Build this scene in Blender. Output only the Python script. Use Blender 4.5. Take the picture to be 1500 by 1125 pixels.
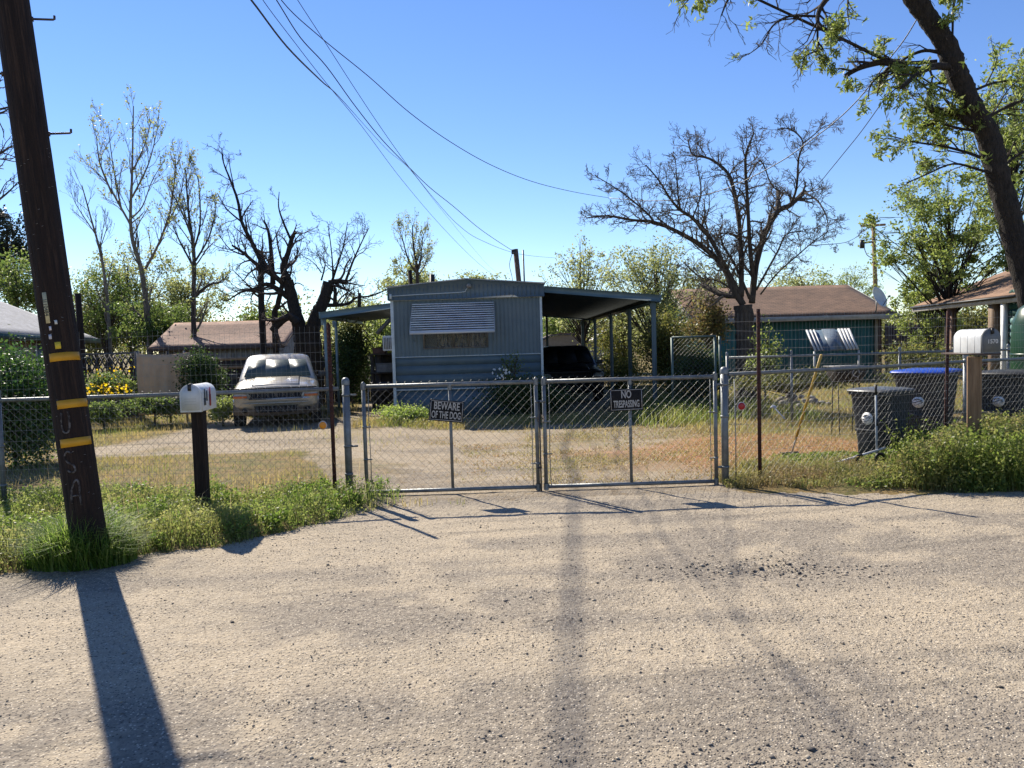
import bpy, math, random
import numpy as np
from math import radians, sin, cos, pi
for o in list(bpy.data.objects): bpy.data.objects.remove(o)
rnd = random.Random(7); rng = np.random.default_rng(7)
SC = bpy.context.scene; COL = SC.collection
# ---------------------------------------------------------------- camera, sky, sun, exposure
CAM_H = 1.6; FPX = 1127.0; PITCH = 3.0; ROLL = -1.6
cd = bpy.data.cameras.new('camera'); cam = bpy.data.objects.new('camera', cd); COL.objects.link(cam)
cd.sensor_width = 36; cd.lens = 36*FPX/1500; cd.clip_start = .05; cd.clip_end = 4000
def rx(a): return np.array([[1,0,0],[0,cos(a),-sin(a)],[0,sin(a),cos(a)]])
def rz(a): return np.array([[cos(a),-sin(a),0],[sin(a),cos(a),0],[0,0,1]])
def ry(a): return np.array([[cos(a),0,sin(a)],[0,1,0],[-sin(a),0,cos(a)]])
RC = rx(radians(90-PITCH)) @ rz(radians(ROLL))
from mathutils import Matrix, Vector
m4 = Matrix([list(RC[i])+[0] for i in range(3)]+[[0,0,0,1]]); m4.translation = (0,0,CAM_H)
cam.matrix_world = m4; SC.camera = cam
SUN_AZ, SUN_EL = -35.0, 40.5
w = bpy.data.worlds.new('World'); SC.world = w; w.use_nodes = True
nt = w.node_tree; bg = nt.nodes['Background']
sky = nt.nodes.new('ShaderNodeTexSky'); sky.sky_type = 'NISHITA'; sky.sun_disc = False
sky.sun_elevation = radians(SUN_EL); sky.sun_rotation = radians(SUN_AZ)
sky.air_density = 1.0; sky.dust_density = .0; sky.ozone_density = 4.0; sky.altitude = 0
hs_ = nt.nodes.new('ShaderNodeHueSaturation'); hs_.inputs['Saturation'].default_value = 1.14; hs_.inputs['Hue'].default_value = .512
nt.links.new(sky.outputs[0], hs_.inputs['Color']); nt.links.new(hs_.outputs[0], bg.inputs[0]); bg.inputs[1].default_value = .088
sl = bpy.data.lights.new('sun', 'SUN'); sl.energy = 5.0; sl.angle = radians(.53); sl.color = (1,.92,.79)
so = bpy.data.objects.new('sun', sl); COL.objects.link(so)
SV = Vector((sin(radians(SUN_AZ))*cos(radians(SUN_EL)), cos(radians(SUN_AZ))*cos(radians(SUN_EL)), sin(radians(SUN_EL))))
so.rotation_euler = SV.to_track_quat('Z','Y').to_euler()
SC.view_settings.view_transform = 'Standard'; SC.view_settings.look = 'None'; SC.view_settings.exposure = .95; SC.view_settings.gamma = 1
# ---------------------------------------------------------------- turning picture measurements into places
def ray(x, y):
    d = RC @ np.array([(x-750)/FPX, -(y-562.5)/FPX, -1.0]); return d/d[1]
def at(x, y, Y): return np.array([0,0,CAM_H]) + ray(x,y)*Y
def sst(a,b,x): t = np.clip((np.asarray(x,float)-a)/(b-a),0,1); return t*t*(3-2*t)
def hbase(x,y): return -.2*sst(8.8,17,y) - .12*sst(17,42,y)
def gat(x, y):
    d = ray(x,y); z = 0.0
    for _ in range(8):
        p = np.array([0,0,CAM_H])+d*((z-CAM_H)/d[2]); z = float(hbase(p[0],p[1]))
    return p
def hz(x, y): return float(hbase(x,y))
_perm = rng.random((256,256))
def vnoise(x, y, s):
    x = np.asarray(x,float)*s+37.3; y = np.asarray(y,float)*s+11.7
    xi = np.floor(x).astype(int); yi = np.floor(y).astype(int); fx = x-xi; fy = y-yi
    fx = fx*fx*(3-2*fx); fy = fy*fy*(3-2*fy)
    g = lambda a,b: _perm[a%256, b%256]
    return (g(xi,yi)*(1-fx)+g(xi+1,yi)*fx)*(1-fy)+(g(xi,yi+1)*(1-fx)+g(xi+1,yi+1)*fx)*fy
def fbm(x,y,s,o=4): return sum(vnoise(x,y,s*2**k)*.5**k for k in range(o))/sum(.5**k for k in range(o))
# ---------------------------------------------------------------- materials
def lin(c): return tuple(((v/255)/12.92 if v/255<=.04045 else (((v/255)+.055)/1.055)**2.4) for v in c)
def newmat(name):
    m = bpy.data.materials.new(name); m.use_nodes = True
    n = m.node_tree; return m, n, n.nodes['Principled BSDF']
def N(n, t, **k):
    o = n.nodes.new(t)
    for a,b in k.items(): setattr(o,a,b)
    return o
def mat(name, c1, c2=None, scale=6, rough=.6, metal=0, bump=0, bscale=60, stretch=(1,1,1), spec=.4, lo=.35, hi=.65, c3=None, s3=1.2, lo3=.5, hi3=.7):
    m, n, b = newmat(name)
    b.inputs['Roughness'].default_value = rough; b.inputs['Metallic'].default_value = metal
    b.inputs['Specular IOR Level'].default_value = spec
    b.inputs['Base Color'].default_value = (*c1,1)
    tc = N(n,'ShaderNodeTexCoord'); mp = N(n,'ShaderNodeMapping'); mp.inputs['Scale'].default_value = stretch
    n.links.new(tc.outputs['Object'], mp.inputs[0])
    if c2 is not None:
        t = N(n,'ShaderNodeTexNoise'); t.inputs['Scale'].default_value = scale; t.inputs['Detail'].default_value = 8; t.inputs['Roughness'].default_value=.65
        n.links.new(mp.outputs[0], t.inputs['Vector'])
        r = N(n,'ShaderNodeMapRange'); r.inputs[1].default_value = lo; r.inputs[2].default_value = hi
        n.links.new(t.outputs[0], r.inputs[0])
        x = N(n,'ShaderNodeMix', data_type='RGBA'); x.inputs[6].default_value = (*c1,1); x.inputs[7].default_value = (*c2,1)
        n.links.new(r.outputs[0], x.inputs[0]); out = x.outputs[2]
        if c3 is not None:
            t3 = N(n,'ShaderNodeTexNoise'); t3.inputs['Scale'].default_value = s3; t3.inputs['Detail'].default_value = 10; t3.inputs['Roughness'].default_value=.7
            n.links.new(mp.outputs[0], t3.inputs['Vector'])
            r3 = N(n,'ShaderNodeMapRange'); r3.inputs[1].default_value = lo3; r3.inputs[2].default_value = hi3
            n.links.new(t3.outputs[0], r3.inputs[0])
            x3 = N(n,'ShaderNodeMix', data_type='RGBA'); x3.inputs[7].default_value = (*c3,1)
            n.links.new(r3.outputs[0], x3.inputs[0]); n.links.new(out, x3.inputs[6]); out = x3.outputs[2]
        n.links.new(out, b.inputs['Base Color'])
    if bump:
        t2 = N(n,'ShaderNodeTexNoise'); t2.inputs['Scale'].default_value = bscale; t2.inputs['Detail'].default_value = 6
        n.links.new(mp.outputs[0], t2.inputs['Vector'])
        bp = N(n,'ShaderNodeBump'); bp.inputs['Strength'].default_value = min(1,bump); bp.inputs['Distance'].default_value = .02*max(1,bump)
        n.links.new(t2.outputs[0], bp.inputs['Height']); n.links.new(bp.outputs[0], b.inputs['Normal'])
    return m
def leafmat(name, cols, trans=.45, patch=None, rough=.5, pscale=.7):
    """per-leaf colour from a ramp; patch = second ramp mixed in by a position noise"""
    m, n, b = newmat(name)
    g = N(n,'ShaderNodeNewGeometry')
    def ramp(cs):
        r = N(n,'ShaderNodeValToRGB'); e = r.color_ramp.elements
        e[0].position = 0; e[0].color = (*cs[0],1); e[1].position = 1; e[1].color = (*cs[-1],1)
        for i,c in enumerate(cs[1:-1]):
            q = e.new((i+1)/(len(cs)-1)); q.color = (*c,1)
        n.links.new(g.outputs['Random Per Island'], r.inputs[0]); return r.outputs[0]
    out = ramp(cols)
    if patch:
        p2 = ramp(patch); tc = N(n,'ShaderNodeTexCoord'); t = N(n,'ShaderNodeTexNoise'); t.inputs['Scale'].default_value = pscale; t.inputs['Detail'].default_value = 4
        n.links.new(tc.outputs['Object'], t.inputs['Vector'])
        r = N(n,'ShaderNodeMapRange'); r.inputs[1].default_value = .42; r.inputs[2].default_value = .6; n.links.new(t.outputs[0], r.inputs[0])
        x = N(n,'ShaderNodeMix', data_type='RGBA'); n.links.new(r.outputs[0], x.inputs[0]); n.links.new(out, x.inputs[6]); n.links.new(p2, x.inputs[7]); out = x.outputs[2]
    n.links.new(out, b.inputs['Base Color']); b.inputs['Roughness'].default_value = rough; b.inputs['Specular IOR Level'].default_value = .35
    tr = N(n,'ShaderNodeBsdfTranslucent'); 
    hs = N(n,'ShaderNodeHueSaturation'); hs.inputs['Saturation'].default_value = 1.0; hs.inputs['Value'].default_value = 1.9
    n.links.new(out, hs.inputs['Color']); n.links.new(hs.outputs[0], tr.inputs[0])
    mx = N(n,'ShaderNodeMixShader'); mx.inputs[0].default_value = trans
    n.links.new(b.outputs[0], mx.inputs[1]); n.links.new(tr.outputs[0], mx.inputs[2])
    n.links.new(mx.outputs[0], n.nodes['Material Output'].inputs[0]); return m
# ---------------------------------------------------------------- mesh helpers
ABS = {}
def tag(o, label=None, cat=None, group=None, kind=None):
    if label: o['label'] = label
    if cat: o['category'] = cat
    if group: o['group'] = group
    if kind: o['kind'] = kind
    return o
def empty(name, loc=(0,0,0), rot=(0,0,0), label=None, cat=None, group=None):
    o = bpy.data.objects.new(name, None); COL.objects.link(o); o.location = loc; o.rotation_euler = rot
    o.empty_display_size = .2; ABS[o.name] = np.array(loc,float); return tag(o,label,cat,group)
class MB:
    def __init__(s): s.v=[]; s.q=[]; s.t=[]; s.n=0; s.ng=[]
    def add(s, v, q=None, t=None, ng=None):
        v = np.asarray(v,float).reshape(-1,3); s.v.append(v)
        if q is not None and len(q): s.q.append(np.asarray(q,int)+s.n)
        if t is not None and len(t): s.t.append(np.asarray(t,int)+s.n)
        if ng: s.ng += [[i+s.n for i in f] for f in ng]
        s.n += len(v); return s
    def box(s, c, d, R=None):
        d = np.asarray(d,float)/2; v = np.array([[x,y,z] for z in (-1,1) for y in (-1,1) for x in (-1,1)],float)*d
        if R is not None: v = v @ np.asarray(R).T
        return s.add(v+np.asarray(c,float), q=[[0,2,3,1],[4,5,7,6],[0,1,5,4],[2,6,7,3],[0,4,6,2],[1,3,7,5]])
    def bb(s, a, b): a=np.asarray(a,float); b=np.asarray(b,float); return s.box((a+b)/2, np.abs(b-a))
    def quad(s, *p): return s.add(np.array(p,float), q=[[0,1,2,3]])
    def tube(s, P, r, k=6, caps=True, rough=0):
        P = np.asarray(P,float); n = len(P); r = np.broadcast_to(np.asarray(r,float),(n,))
        T = np.gradient(P,axis=0); T /= np.linalg.norm(T,axis=1,keepdims=True)+1e-9
        m = T.mean(0); ref = np.eye(3)[np.argmin(np.abs(m))]
        U = np.cross(T,ref); U /= np.linalg.norm(U,axis=1,keepdims=True)+1e-9; V = np.cross(T,U)
        a = np.arange(k)*2*pi/k
        R_ = np.repeat(r[:,None],k,1)
        if rough: R_ = R_*(1+rough*(rng.random((n,k))-.5)+rough*1.2*(vnoise(np.arange(k)[None,:]*.9+0*r[:,None],np.arange(n)[:,None]*.35+0*R_,1.0)-.5))
        v = P[:,None,:]+R_[:,:,None]*(np.cos(a)[None,:,None]*U[:,None,:]+np.sin(a)[None,:,None]*V[:,None,:])
        i = np.arange(n-1)[:,None]*k; j = np.arange(k)[None,:]; j2=(j+1)%k
        q = np.stack([i+j,i+j2,i+k+j2,i+k+j],-1).reshape(-1,4)
        ng = [list(range(k))[::-1], list(range((n-1)*k,n*k))] if caps else None
        return s.add(v, q=q, ng=ng)
    def cyl(s, a, b, r, k=12, r2=None): return s.tube([a,b],[r,r if r2 is None else r2],k)
    def lathe(s, prof, c=(0,0,0), k=24, R=None):
        a = np.arange(k)*2*pi/k; v = np.array([[rr*np.cos(a),rr*np.sin(a),np.full(k,zz)] for rr,zz in prof]).transpose(0,2,1)
        v = v.reshape(-1,3)
        if R is not None: v = v @ np.asarray(R).T
        n=len(prof); i=np.arange(n-1)[:,None]*k; j=np.arange(k)[None,:]; j2=(j+1)%k
        return s.add(v+np.asarray(c,float), q=np.stack([i+j,i+j2,i+k+j2,i+k+j],-1).reshape(-1,4))
    def prism(s, poly, ax, a, b):
        """polygon in the two other axes, extruded along axis ax from a to b"""
        o=[i for i in range(3) if i!=ax]; n=len(poly); v=np.zeros((2*n,3)); p=np.asarray(poly,float)
        v[:n,o[0]]=p[:,0]; v[:n,o[1]]=p[:,1]; v[n:,o[0]]=p[:,0]; v[n:,o[1]]=p[:,1]; v[:n,ax]=a; v[n:,ax]=b
        q=[[i,(i+1)%n,n+(i+1)%n,n+i] for i in range(n)]
        return s.add(v,q=q,ng=[list(range(n)),list(range(n,2*n))[::-1]])
    def loft(s, rings, caps=True):
        v=np.array(rings,float); n,k=v.shape[:2]; i=np.arange(n-1)[:,None]*k; j=np.arange(k)[None,:]; j2=(j+1)%k
        return s.add(v.reshape(-1,3), q=np.stack([i+j,i+j2,i+k+j2,i+k+j],-1).reshape(-1,4), ng=[list(range(k))[::-1],list(range((n-1)*k,n*k))] if caps else None)
    def build(s, name, m=None, parent=None, smooth=False, local=False, bevel=0, loc=None):
        v = np.concatenate(s.v) if s.v else np.zeros((0,3))
        org = np.zeros(3)
        if parent is not None:
            if not local: org = ABS[parent.name]
        elif loc is not None: org = np.asarray(loc,float)
        me = bpy.data.meshes.new(name)
        q = np.concatenate(s.q) if s.q else np.zeros((0,4),int); t = np.concatenate(s.t) if s.t else np.zeros((0,3),int)
        ngl = np.array([i for f in s.ng for i in f],int); ngs = np.array([len(f) for f in s.ng],int)
        loops = np.concatenate([q.ravel(),t.ravel(),ngl]).astype(np.int32)
        sizes = np.concatenate([np.full(len(q),4),np.full(len(t),3),ngs]).astype(np.int32)
        starts = np.concatenate([[0],np.cumsum(sizes)[:-1]]).astype(np.int32) if len(sizes) else np.zeros(0,np.int32)
        me.vertices.add(len(v)); me.vertices.foreach_set('co',(v-org).astype(np.float32).ravel())
        me.loops.add(len(loops)); me.loops.foreach_set('vertex_index',loops)
        me.polygons.add(len(sizes)); me.polygons.foreach_set('loop_start',starts)
        try: me.polygons.foreach_set('loop_total',sizes)
        except Exception: pass
        if smooth: me.polygons.foreach_set('use_smooth',np.ones(len(sizes),bool))
        me.update(calc_edges=True); me.validate()
        if m: me.materials.append(m)
        o = bpy.data.objects.new(name, me); COL.objects.link(o)
        if parent is not None: o.parent = parent; ABS[o.name] = ABS[parent.name].copy()
        else: o.location = org; ABS[o.name] = org.copy()
        if bevel:
            b = o.modifiers.new('b','BEVEL'); b.width = bevel; b.segments = 2; b.limit_method='ANGLE'; b.angle_limit=radians(40)
        return o
def text(name, s, size, m, parent, loc, rot, sx=1, extrude=.0008, bold=0, align='CENTER'):
    cu = bpy.data.curves.new(name,'FONT'); cu.body = s; cu.size = size; cu.align_x = align; cu.align_y='CENTER'; cu.extrude = extrude; cu.offset = bold
    tmp = bpy.data.objects.new('tmp', cu); COL.objects.link(tmp); bpy.context.view_layer.update()
    me = bpy.data.meshes.new_from_object(tmp.evaluated_get(bpy.context.evaluated_depsgraph_get())); bpy.data.objects.remove(tmp)
    me.name = name; me.materials.clear(); me.materials.append(m)
    for v in me.vertices: v.co.x *= sx
    o = bpy.data.objects.new(name, me); COL.objects.link(o); o.parent = parent; o.location = loc; o.rotation_euler = rot; ABS[o.name]=ABS[parent.name]
    return o
def copy_tree(o, parent=None):
    c = o.copy(); COL.objects.link(c)
    if parent is not None: c.parent = parent
    for ch in list(o.children): copy_tree(ch, c)
    return c
def rotv(n): v = rng.normal(size=(n,3)); return v/np.linalg.norm(v,axis=1,keepdims=True)
def leafquads(mb, C, size, elong=.55, droop=0, flat=0):
    C = np.asarray(C,float); n=len(C); u = rotv(n); u[:,2] -= droop; u/=np.linalg.norm(u,axis=1,keepdims=True)
    wv = rotv(n); wv[:,2] += flat; v = np.cross(u,wv); v/=np.linalg.norm(v,axis=1,keepdims=True)+1e-9
    s = np.broadcast_to(np.asarray(size,float),(n,))[:,None]*rng.uniform(.6,1.3,(n,1))
    V = np.stack([C-u*s/2, C+v*s*elong/2, C+u*s/2, C-v*s*elong/2],1).reshape(-1,3)
    return mb.add(V, q=np.arange(4*n).reshape(-1,4))
def blades(mb, C, H, W, bend=.5, az=None):
    C=np.asarray(C,float); n=len(C); H=np.broadcast_to(np.asarray(H,float),(n,))*rng.uniform(.55,1.3,n); W=np.broadcast_to(np.asarray(W,float),(n,))
    a=rng.uniform(0,2*pi,n); f=np.stack([np.cos(a),np.sin(a),np.zeros(n)],1); sd=np.stack([-np.sin(a),np.cos(a),np.zeros(n)],1)
    b=(rng.uniform(.1,1,n)*bend)[:,None]; up=np.array([0,0,1.])
    m=C+f*b*H[:,None]*.3+up*H[:,None]*.55; t=C+f*b*H[:,None]*1.0+up*H[:,None]*(1-.35*b)
    w2=(W/2)[:,None]
    V=np.stack([C-sd*w2,C+sd*w2,m+sd*w2*.8,m-sd*w2*.8,t],1).reshape(-1,3); i=np.arange(n)[:,None]*5
    return mb.add(V,q=i+np.array([[0,1,2,3]]),t=i+np.array([[3,2,4]]))
# ---------------------------------------------------------------- the ground, road, driveway
def road_edge(x):
    return np.interp(x,[-40,-9,-6.2,-3.85,-2.35,-1.5,-1.2,2.3,3.1,5.0,9,40],[-12,2.6,4.4,5.62,6.35,7.35,7.75,7.9,7.7,7.42,7.3,6.9])
def build_ground():
    def axis(a,b,lo,hi,st,far):
        core=np.arange(a,b+1e-6,st); L=[a]; s=st
        while L[-1]>lo: s*=1.13; L.append(L[-1]-s)
        Rr=[b]; s=st
        while Rr[-1]<hi: s*=1.13; Rr.append(Rr[-1]+s)
        return np.concatenate([L[:0:-1],core,Rr[1:]])
    xs=axis(-5.5,6.5,-900,900,.035,0); ys=axis(1.6,10.5,-60,1800,.035,0)
    X,Y=np.meshgrid(xs,ys); near=1-sst(14,30,np.hypot(X,Y))
    e=road_edge(X)+.18*(fbm(X,Y,2.2)-.5)*2+.06*(fbm(X,Y,9)-.5)*2
    isroad=sst(.06,-.06,Y-e) if False else (Y<e).astype(float)
    Z=hbase(X,Y)+near*(.03*(fbm(X,Y,.7)-.5)+.018*(fbm(X*.6,Y*1.4,4,3)-.5)+.008*(fbm(X,Y,14,3)-.5))
    track=fbm(X*.25,Y,1.6,3)
    Z+=near*isroad*.012*(track-.5)
    Z+=near*(1-isroad)*.05*sst(0,.4,Y-e)*np.maximum(sst(-1.2,-2.4,X),sst(2.4,3.6,X))
    pot=np.exp(-(((X-1.75)/.42)**2+((Y-5.15)/.16)**2)); Z-=.03*pot
    ny,nx=X.shape; V=np.stack([X,Y,Z],-1).reshape(-1,3)
    # masks: R orange earth, G grass litter, B grey gravel, A fine dark tracks
    yn=fbm(X,Y,.35,4); yn2=fbm(X+50,Y,.9,4)
    drive=((X>np.interp(Y,[8,12,19,40],[-1.9,-3.2,-4.2,-6])+.5*(fbm(X,Y,1.1)-.5)) & (X<np.interp(Y,[8,12,17,24,40],[2.4,3.0,3.6,3.9,4])+.6*(fbm(X,Y+9,1.1)-.5)) & (Y>=e)) | ((Y>=e)&(Y>12.2)&(Y<20)&(X<-2)&(X>-7.6+.8*(yn2-.5)))
    orange=sst(.38,.6,.55*fbm(X,Y,.6,4)+.45*np.exp(-((X-3.0)/2.2)**2-((Y-11.2)/1.8)**2))*sst(8.6,9.6,Y)*sst(-.8,1.5,X)*sst(17,13.5,Y) if False else sst(.40,.62,.5*fbm(X,Y,.8,5)+.5*np.exp(-((X-3.4)/2.6)**2-((Y-11.0)/2.0)**2))*sst(8.3,9.4,Y)
    grass=np.where(drive,.75*sst(.44,.62,fbm(X,Y,.7,5)*.8+.12*sst(-.5,1.5,X))*sst(8.6,10.5,Y),1.0)
    tr1=np.exp(-((Y-(4.95+.10*(X-1.4)+.03*(X-1.4)**2))/.22)**2)*sst(.6,1.8,X)
    tr2=np.exp(-((Y-(3.35+.04*X))/.30)**2)*.9
    tr4=np.exp(-((Y-(5.6+.12*X))/.16)**2)*sst(.3,-.6,X)*.7
    tr3=np.exp(-((Y-(5.25+.02*X+.04*X*X))/.17)**2)*sst(-1.9,-.9,X)*sst(1.5,.6,X)*.9
    arcs=np.zeros_like(X)
    for c,wd in ((3.2,.03),(3.5,.03),(5.3,.035),(6.6,.04),(6.95,.03)): arcs=np.maximum(arcs,np.exp(-((Y-(c+.10*X+.05*(X-1)*abs(X-1)*.5))/wd)**2)*sst(.42,.62,fbm(X,Y,.8,3)))
    arcs=np.maximum(arcs,.2*np.exp(-((X-(.95+.62*(Y-3.4)))/.03)**2)*sst(3,3.6,Y)*sst(5.6,4.9,Y))
    grey=np.clip(np.maximum.reduce([tr1,tr2,tr3,tr4,sst(.48,.60,fbm(X*.35,Y*1.3,.9,5))*.9])*sst(.25,.5,fbm(X,Y,3,4))*1.25,0,1)
    F=(np.arange(ny-1)[:,None]*nx+np.arange(nx-1)[None,:]); q=np.stack([F,F+1,F+nx+1,F+nx],-1).reshape(-1,4)
    fr=isroad[:-1,:-1].reshape(-1)>.5; fd=drive[:-1,:-1].reshape(-1)&~fr
    col=np.stack([np.clip(orange,0,1),np.clip(grass,0,1),grey,arcs],-1).reshape(-1,4)
    def part(name,mask,m):
        qs=q[mask]; u,inv=np.unique(qs,return_inverse=True); mb=MB(); mb.add(V[u],q=inv.reshape(-1,4)); o=mb.build(name,m,smooth=True)
        a=o.data.color_attributes.new('mask','FLOAT_COLOR','POINT'); a.data.foreach_set('color',col[u].astype(np.float32).ravel())
        return tag(o,kind='structure')
    def gmat(name, kind):
        m,n,b=newmat(name); L=n.links
        a=N(n,'ShaderNodeVertexColor'); a.layer_name='mask'; sp=N(n,'ShaderNodeSeparateColor'); L.new(a.outputs[0],sp.inputs[0])
        tc=N(n,'ShaderNodeTexCoord')
        def noise(s,d=8,r=.6):
            t=N(n,'ShaderNodeTexNoise'); t.inputs['Scale'].default_value=s; t.inputs['Detail'].default_value=d; t.inputs['Roughness'].default_value=r; L.new(tc.outputs['Object'],t.inputs['Vector']); return t.outputs[0]
        def mr(x,lo,hi,a_=0,b_=1):
            r=N(n,'ShaderNodeMapRange'); r.inputs[1].default_value=lo; r.inputs[2].default_value=hi; r.inputs[3].default_value=a_; r.inputs[4].default_value=b_; L.new(x,r.inputs[0]); return r.outputs[0]
        def mix(f,x,y):
            k=N(n,'ShaderNodeMix',data_type='RGBA')
            for i,s in ((0,f),(6,x),(7,y)):
                if isinstance(s,tuple): k.inputs[i].default_value=(*s,1)
                elif isinstance(s,float): k.inputs[i].default_value=s
                else: L.new(s,k.inputs[i])
            return k.outputs[2]
        def mul(x,y):
            k=N(n,'ShaderNodeMath',operation='MULTIPLY')
            for i,s in enumerate((x,y)):
                if isinstance(s,float): k.inputs[i].default_value=s
                else: L.new(s,k.inputs[i])
            return k.outputs[0]
        sand=mix(mr(noise(1.3),.35,.65),(.41,.34,.245),(.33,.28,.21))
        sand=mix(mr(noise(9),.45,.75,0,.5),sand,(.52,.425,.29))
        grey_=mix(mr(noise(25),.35,.65),(.15,.13,.108),(.30,.26,.205))
        c=mix(mr(sp.outputs[2],0,1,0,.9),sand,grey_)
        c=mix(mul(a.outputs[1],.55),c,(.13,.115,.095))
        # stones in the surface
        v=N(n,'ShaderNodeTexVoronoi'); v.inputs['Scale'].default_value=85; L.new(tc.outputs['Object'],v.inputs['Vector'])
        v2=N(n,'ShaderNodeTexVoronoi'); v2.inputs['Scale'].default_value=33; L.new(tc.outputs['Object'],v2.inputs['Vector'])
        sc=N(n,'ShaderNodeSeparateColor'); L.new(v.outputs['Color'],sc.inputs[0]); sc2=N(n,'ShaderNodeSeparateColor'); L.new(v2.outputs['Color'],sc2.inputs[0])
        c=mix(mul(mr(sc.outputs[0],.72,.78),mr(v.outputs['Distance'],.5,.35)),c,(.085,.072,.06))
        c=mix(mul(mr(sc.outputs[1],.8,.86),mr(v.outputs['Distance'],.5,.35)),c,(.62,.54,.42))
        c=mix(mul(mr(sc2.outputs[0],.90,.93),mr(v2.outputs['Distance'],.32,.22)),c,(.12,.10,.09))
        c=mix(mr(noise(160,3),.4,.65,.0,.5),c,(.17,.14,.105)); c=mix(mr(noise(11,5),.5,.7,.0,.35),c,(.22,.18,.13))
        if kind!='road':
            gr=mix(mr(noise(2.2),.4,.6),(.28,.19,.07),(.12,.12,.035)); gr=mix(mr(noise(30),.4,.65,0,.7),gr,(.07,.055,.025))
            f=mul(sp.outputs[1],1.0 if kind=='ground' else .9); c=mix(f,c,gr)
            org=mix(mr(noise(14),.4,.6),(.36,.145,.065),(.34,.20,.10)); c=mix(mul(sp.outputs[0],.8),c,org)
            c=mix(mr(noise(40,5,.75),.47,.6,0,.6),c,(.12,.085,.045)); c=mix(mr(noise(7,6,.7),.48,.66,0,.6),c,(.20,.14,.07))
        L.new(c,b.inputs['Base Color']); b.inputs['Roughness'].default_value=.95; b.inputs['Specular IOR Level'].default_value=.15
        h=N(n,'ShaderNodeMath',operation='ADD'); L.new(mr(v.outputs['Distance'],0,.5,1,0),h.inputs[0]); L.new(noise(55,6,.7),h.inputs[1])
        h2=N(n,'ShaderNodeMath',operation='ADD'); L.new(h.outputs[0],h2.inputs[0]); L.new(mr(v2.outputs['Distance'],0,.6,1.1,0),h2.inputs[1])
        bp=N(n,'ShaderNodeBump'); bp.inputs['Strength'].default_value=.75; bp.inputs['Distance'].default_value=.0062; L.new(h2.outputs[0],bp.inputs['Height']); L.new(bp.outputs[0],b.inputs['Normal'])
        return m
    part('road',fr,gmat('road gravel','road')); part('driveway',fd,gmat('driveway gravel','driveway')); part('ground',~fr&~fd,gmat('yard earth','ground'))
    # loose stones
    n=34000; y=1.9+rng.random(n)**1.15*6.6; x=(rng.random(n)*2-1)*(.72*y+.3); g=fbm(x,y,1.2,4)
    k=(rng.random(n)<sst(.3,.65,g)+.22)&(y<road_edge(x)+.1); x=x[k]; y=y[k]; s=rng.lognormal(-5.62,.40,len(x))
    # pothole rubble
    m=420; xa=1.75+rng.normal(0,.42,m); ya=5.2+rng.normal(0,.15,m); x=np.concatenate([x,xa]); y=np.concatenate([y,ya]); s=np.concatenate([s,rng.lognormal(-4.9,.4,m)])
    m=260; xa=.9+rng.normal(0,.25,m); ya=2.75+rng.normal(0,.08,m); x=np.concatenate([x,xa]); y=np.concatenate([y,ya]); s=np.concatenate([s,rng.lognormal(-5.1,.35,m)])
    n=len(x); s=np.minimum(s,.02)
    z=hbase(x,y)
    ix=np.clip(np.searchsorted(xs,x),0,nx-1); iy=np.clip(np.searchsorted(ys,y),0,ny-1); z=Z[iy,ix]
    O=np.array([[1,0,0],[0,1,0],[-1,0,0],[0,-1,0],[.1,0,.75],[0,.1,-.7]],float)
    V8=O[None]*rng.uniform(.6,1.3,(n,6,1))*s[:,None,None]*np.stack([rng.uniform(.8,1.5,n),rng.uniform(.7,1.2,n),rng.uniform(.6,1,n)],-1)[:,None,:]
    a=rng.uniform(0,pi,n); ca,sa=np.cos(a)[:,None],np.sin(a)[:,None]; xx=V8[...,0]*ca-V8[...,1]*sa; yy=V8[...,0]*sa+V8[...,1]*ca
    V8=np.stack([xx+x[:,None],yy+y[:,None],V8[...,2]+z[:,None]+s[:,None]*.25],-1)
    f=np.array([[0,1,4],[1,2,4],[2,3,4],[3,0,4],[1,0,5],[2,1,5],[3,2,5],[0,3,5]])
    mb=MB(); mb.add(V8.reshape(-1,3),t=(np.arange(n)[:,None,None]*6+f[None]).reshape(-1,3))
    tag(mb.build('gravel',leafmat('loose stones',[(.07,.062,.055),(.13,.115,.10),(.30,.25,.19),(.10,.09,.08),(.42,.36,.27),(.16,.13,.11)],trans=0,rough=.9)),'loose grey and tan stones scattered over the dirt road','gravel',kind='stuff')
    def surf(x,y):
        ix=np.clip(np.searchsorted(xs,x),0,nx-1); iy=np.clip(np.searchsorted(ys,y),0,ny-1); return Z[iy,ix], drive[iy,ix], orange[iy,ix]
    return surf
surf = build_ground()
# ---------------------------------------------------------------- shared materials
GALV = mat('galvanised steel',(.21,.22,.225),(.12,.13,.13),scale=9,rough=.5,metal=.5,bump=.1)
GALVW = mat('galvanised wire',(.22,.22,.21),(.10,.10,.10),scale=5,rough=.5,metal=.5)
WIREM = mat('welded wire',(.36,.36,.35),(.20,.19,.18),scale=3,rough=.5,metal=.5)
RUST = mat('rusty steel post',(.035,.011,.008),(.07,.022,.014),scale=18,rough=.8,bump=.3)
BLACK = mat('black rubber and plastic',(.012,.012,.013),(.03,.03,.03),scale=8,rough=.5)
DKWOOD = mat('dark creosoted wood',(.024,.012,.007),(.008,.004,.003),scale=5,rough=.9,bump=1.0,bscale=22,stretch=(6,6,.35),c3=(.055,.031,.019),s3=6)
WOOD = mat('weathered post wood',(.30,.19,.10),(.17,.10,.05),scale=4,rough=.85,bump=.5,stretch=(8,8,.5))
FENCEW = mat('dark fence boards',(.028,.027,.025),(.05,.043,.038),scale=4,rough=.9,bump=.4,stretch=(5,5,.6))
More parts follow.
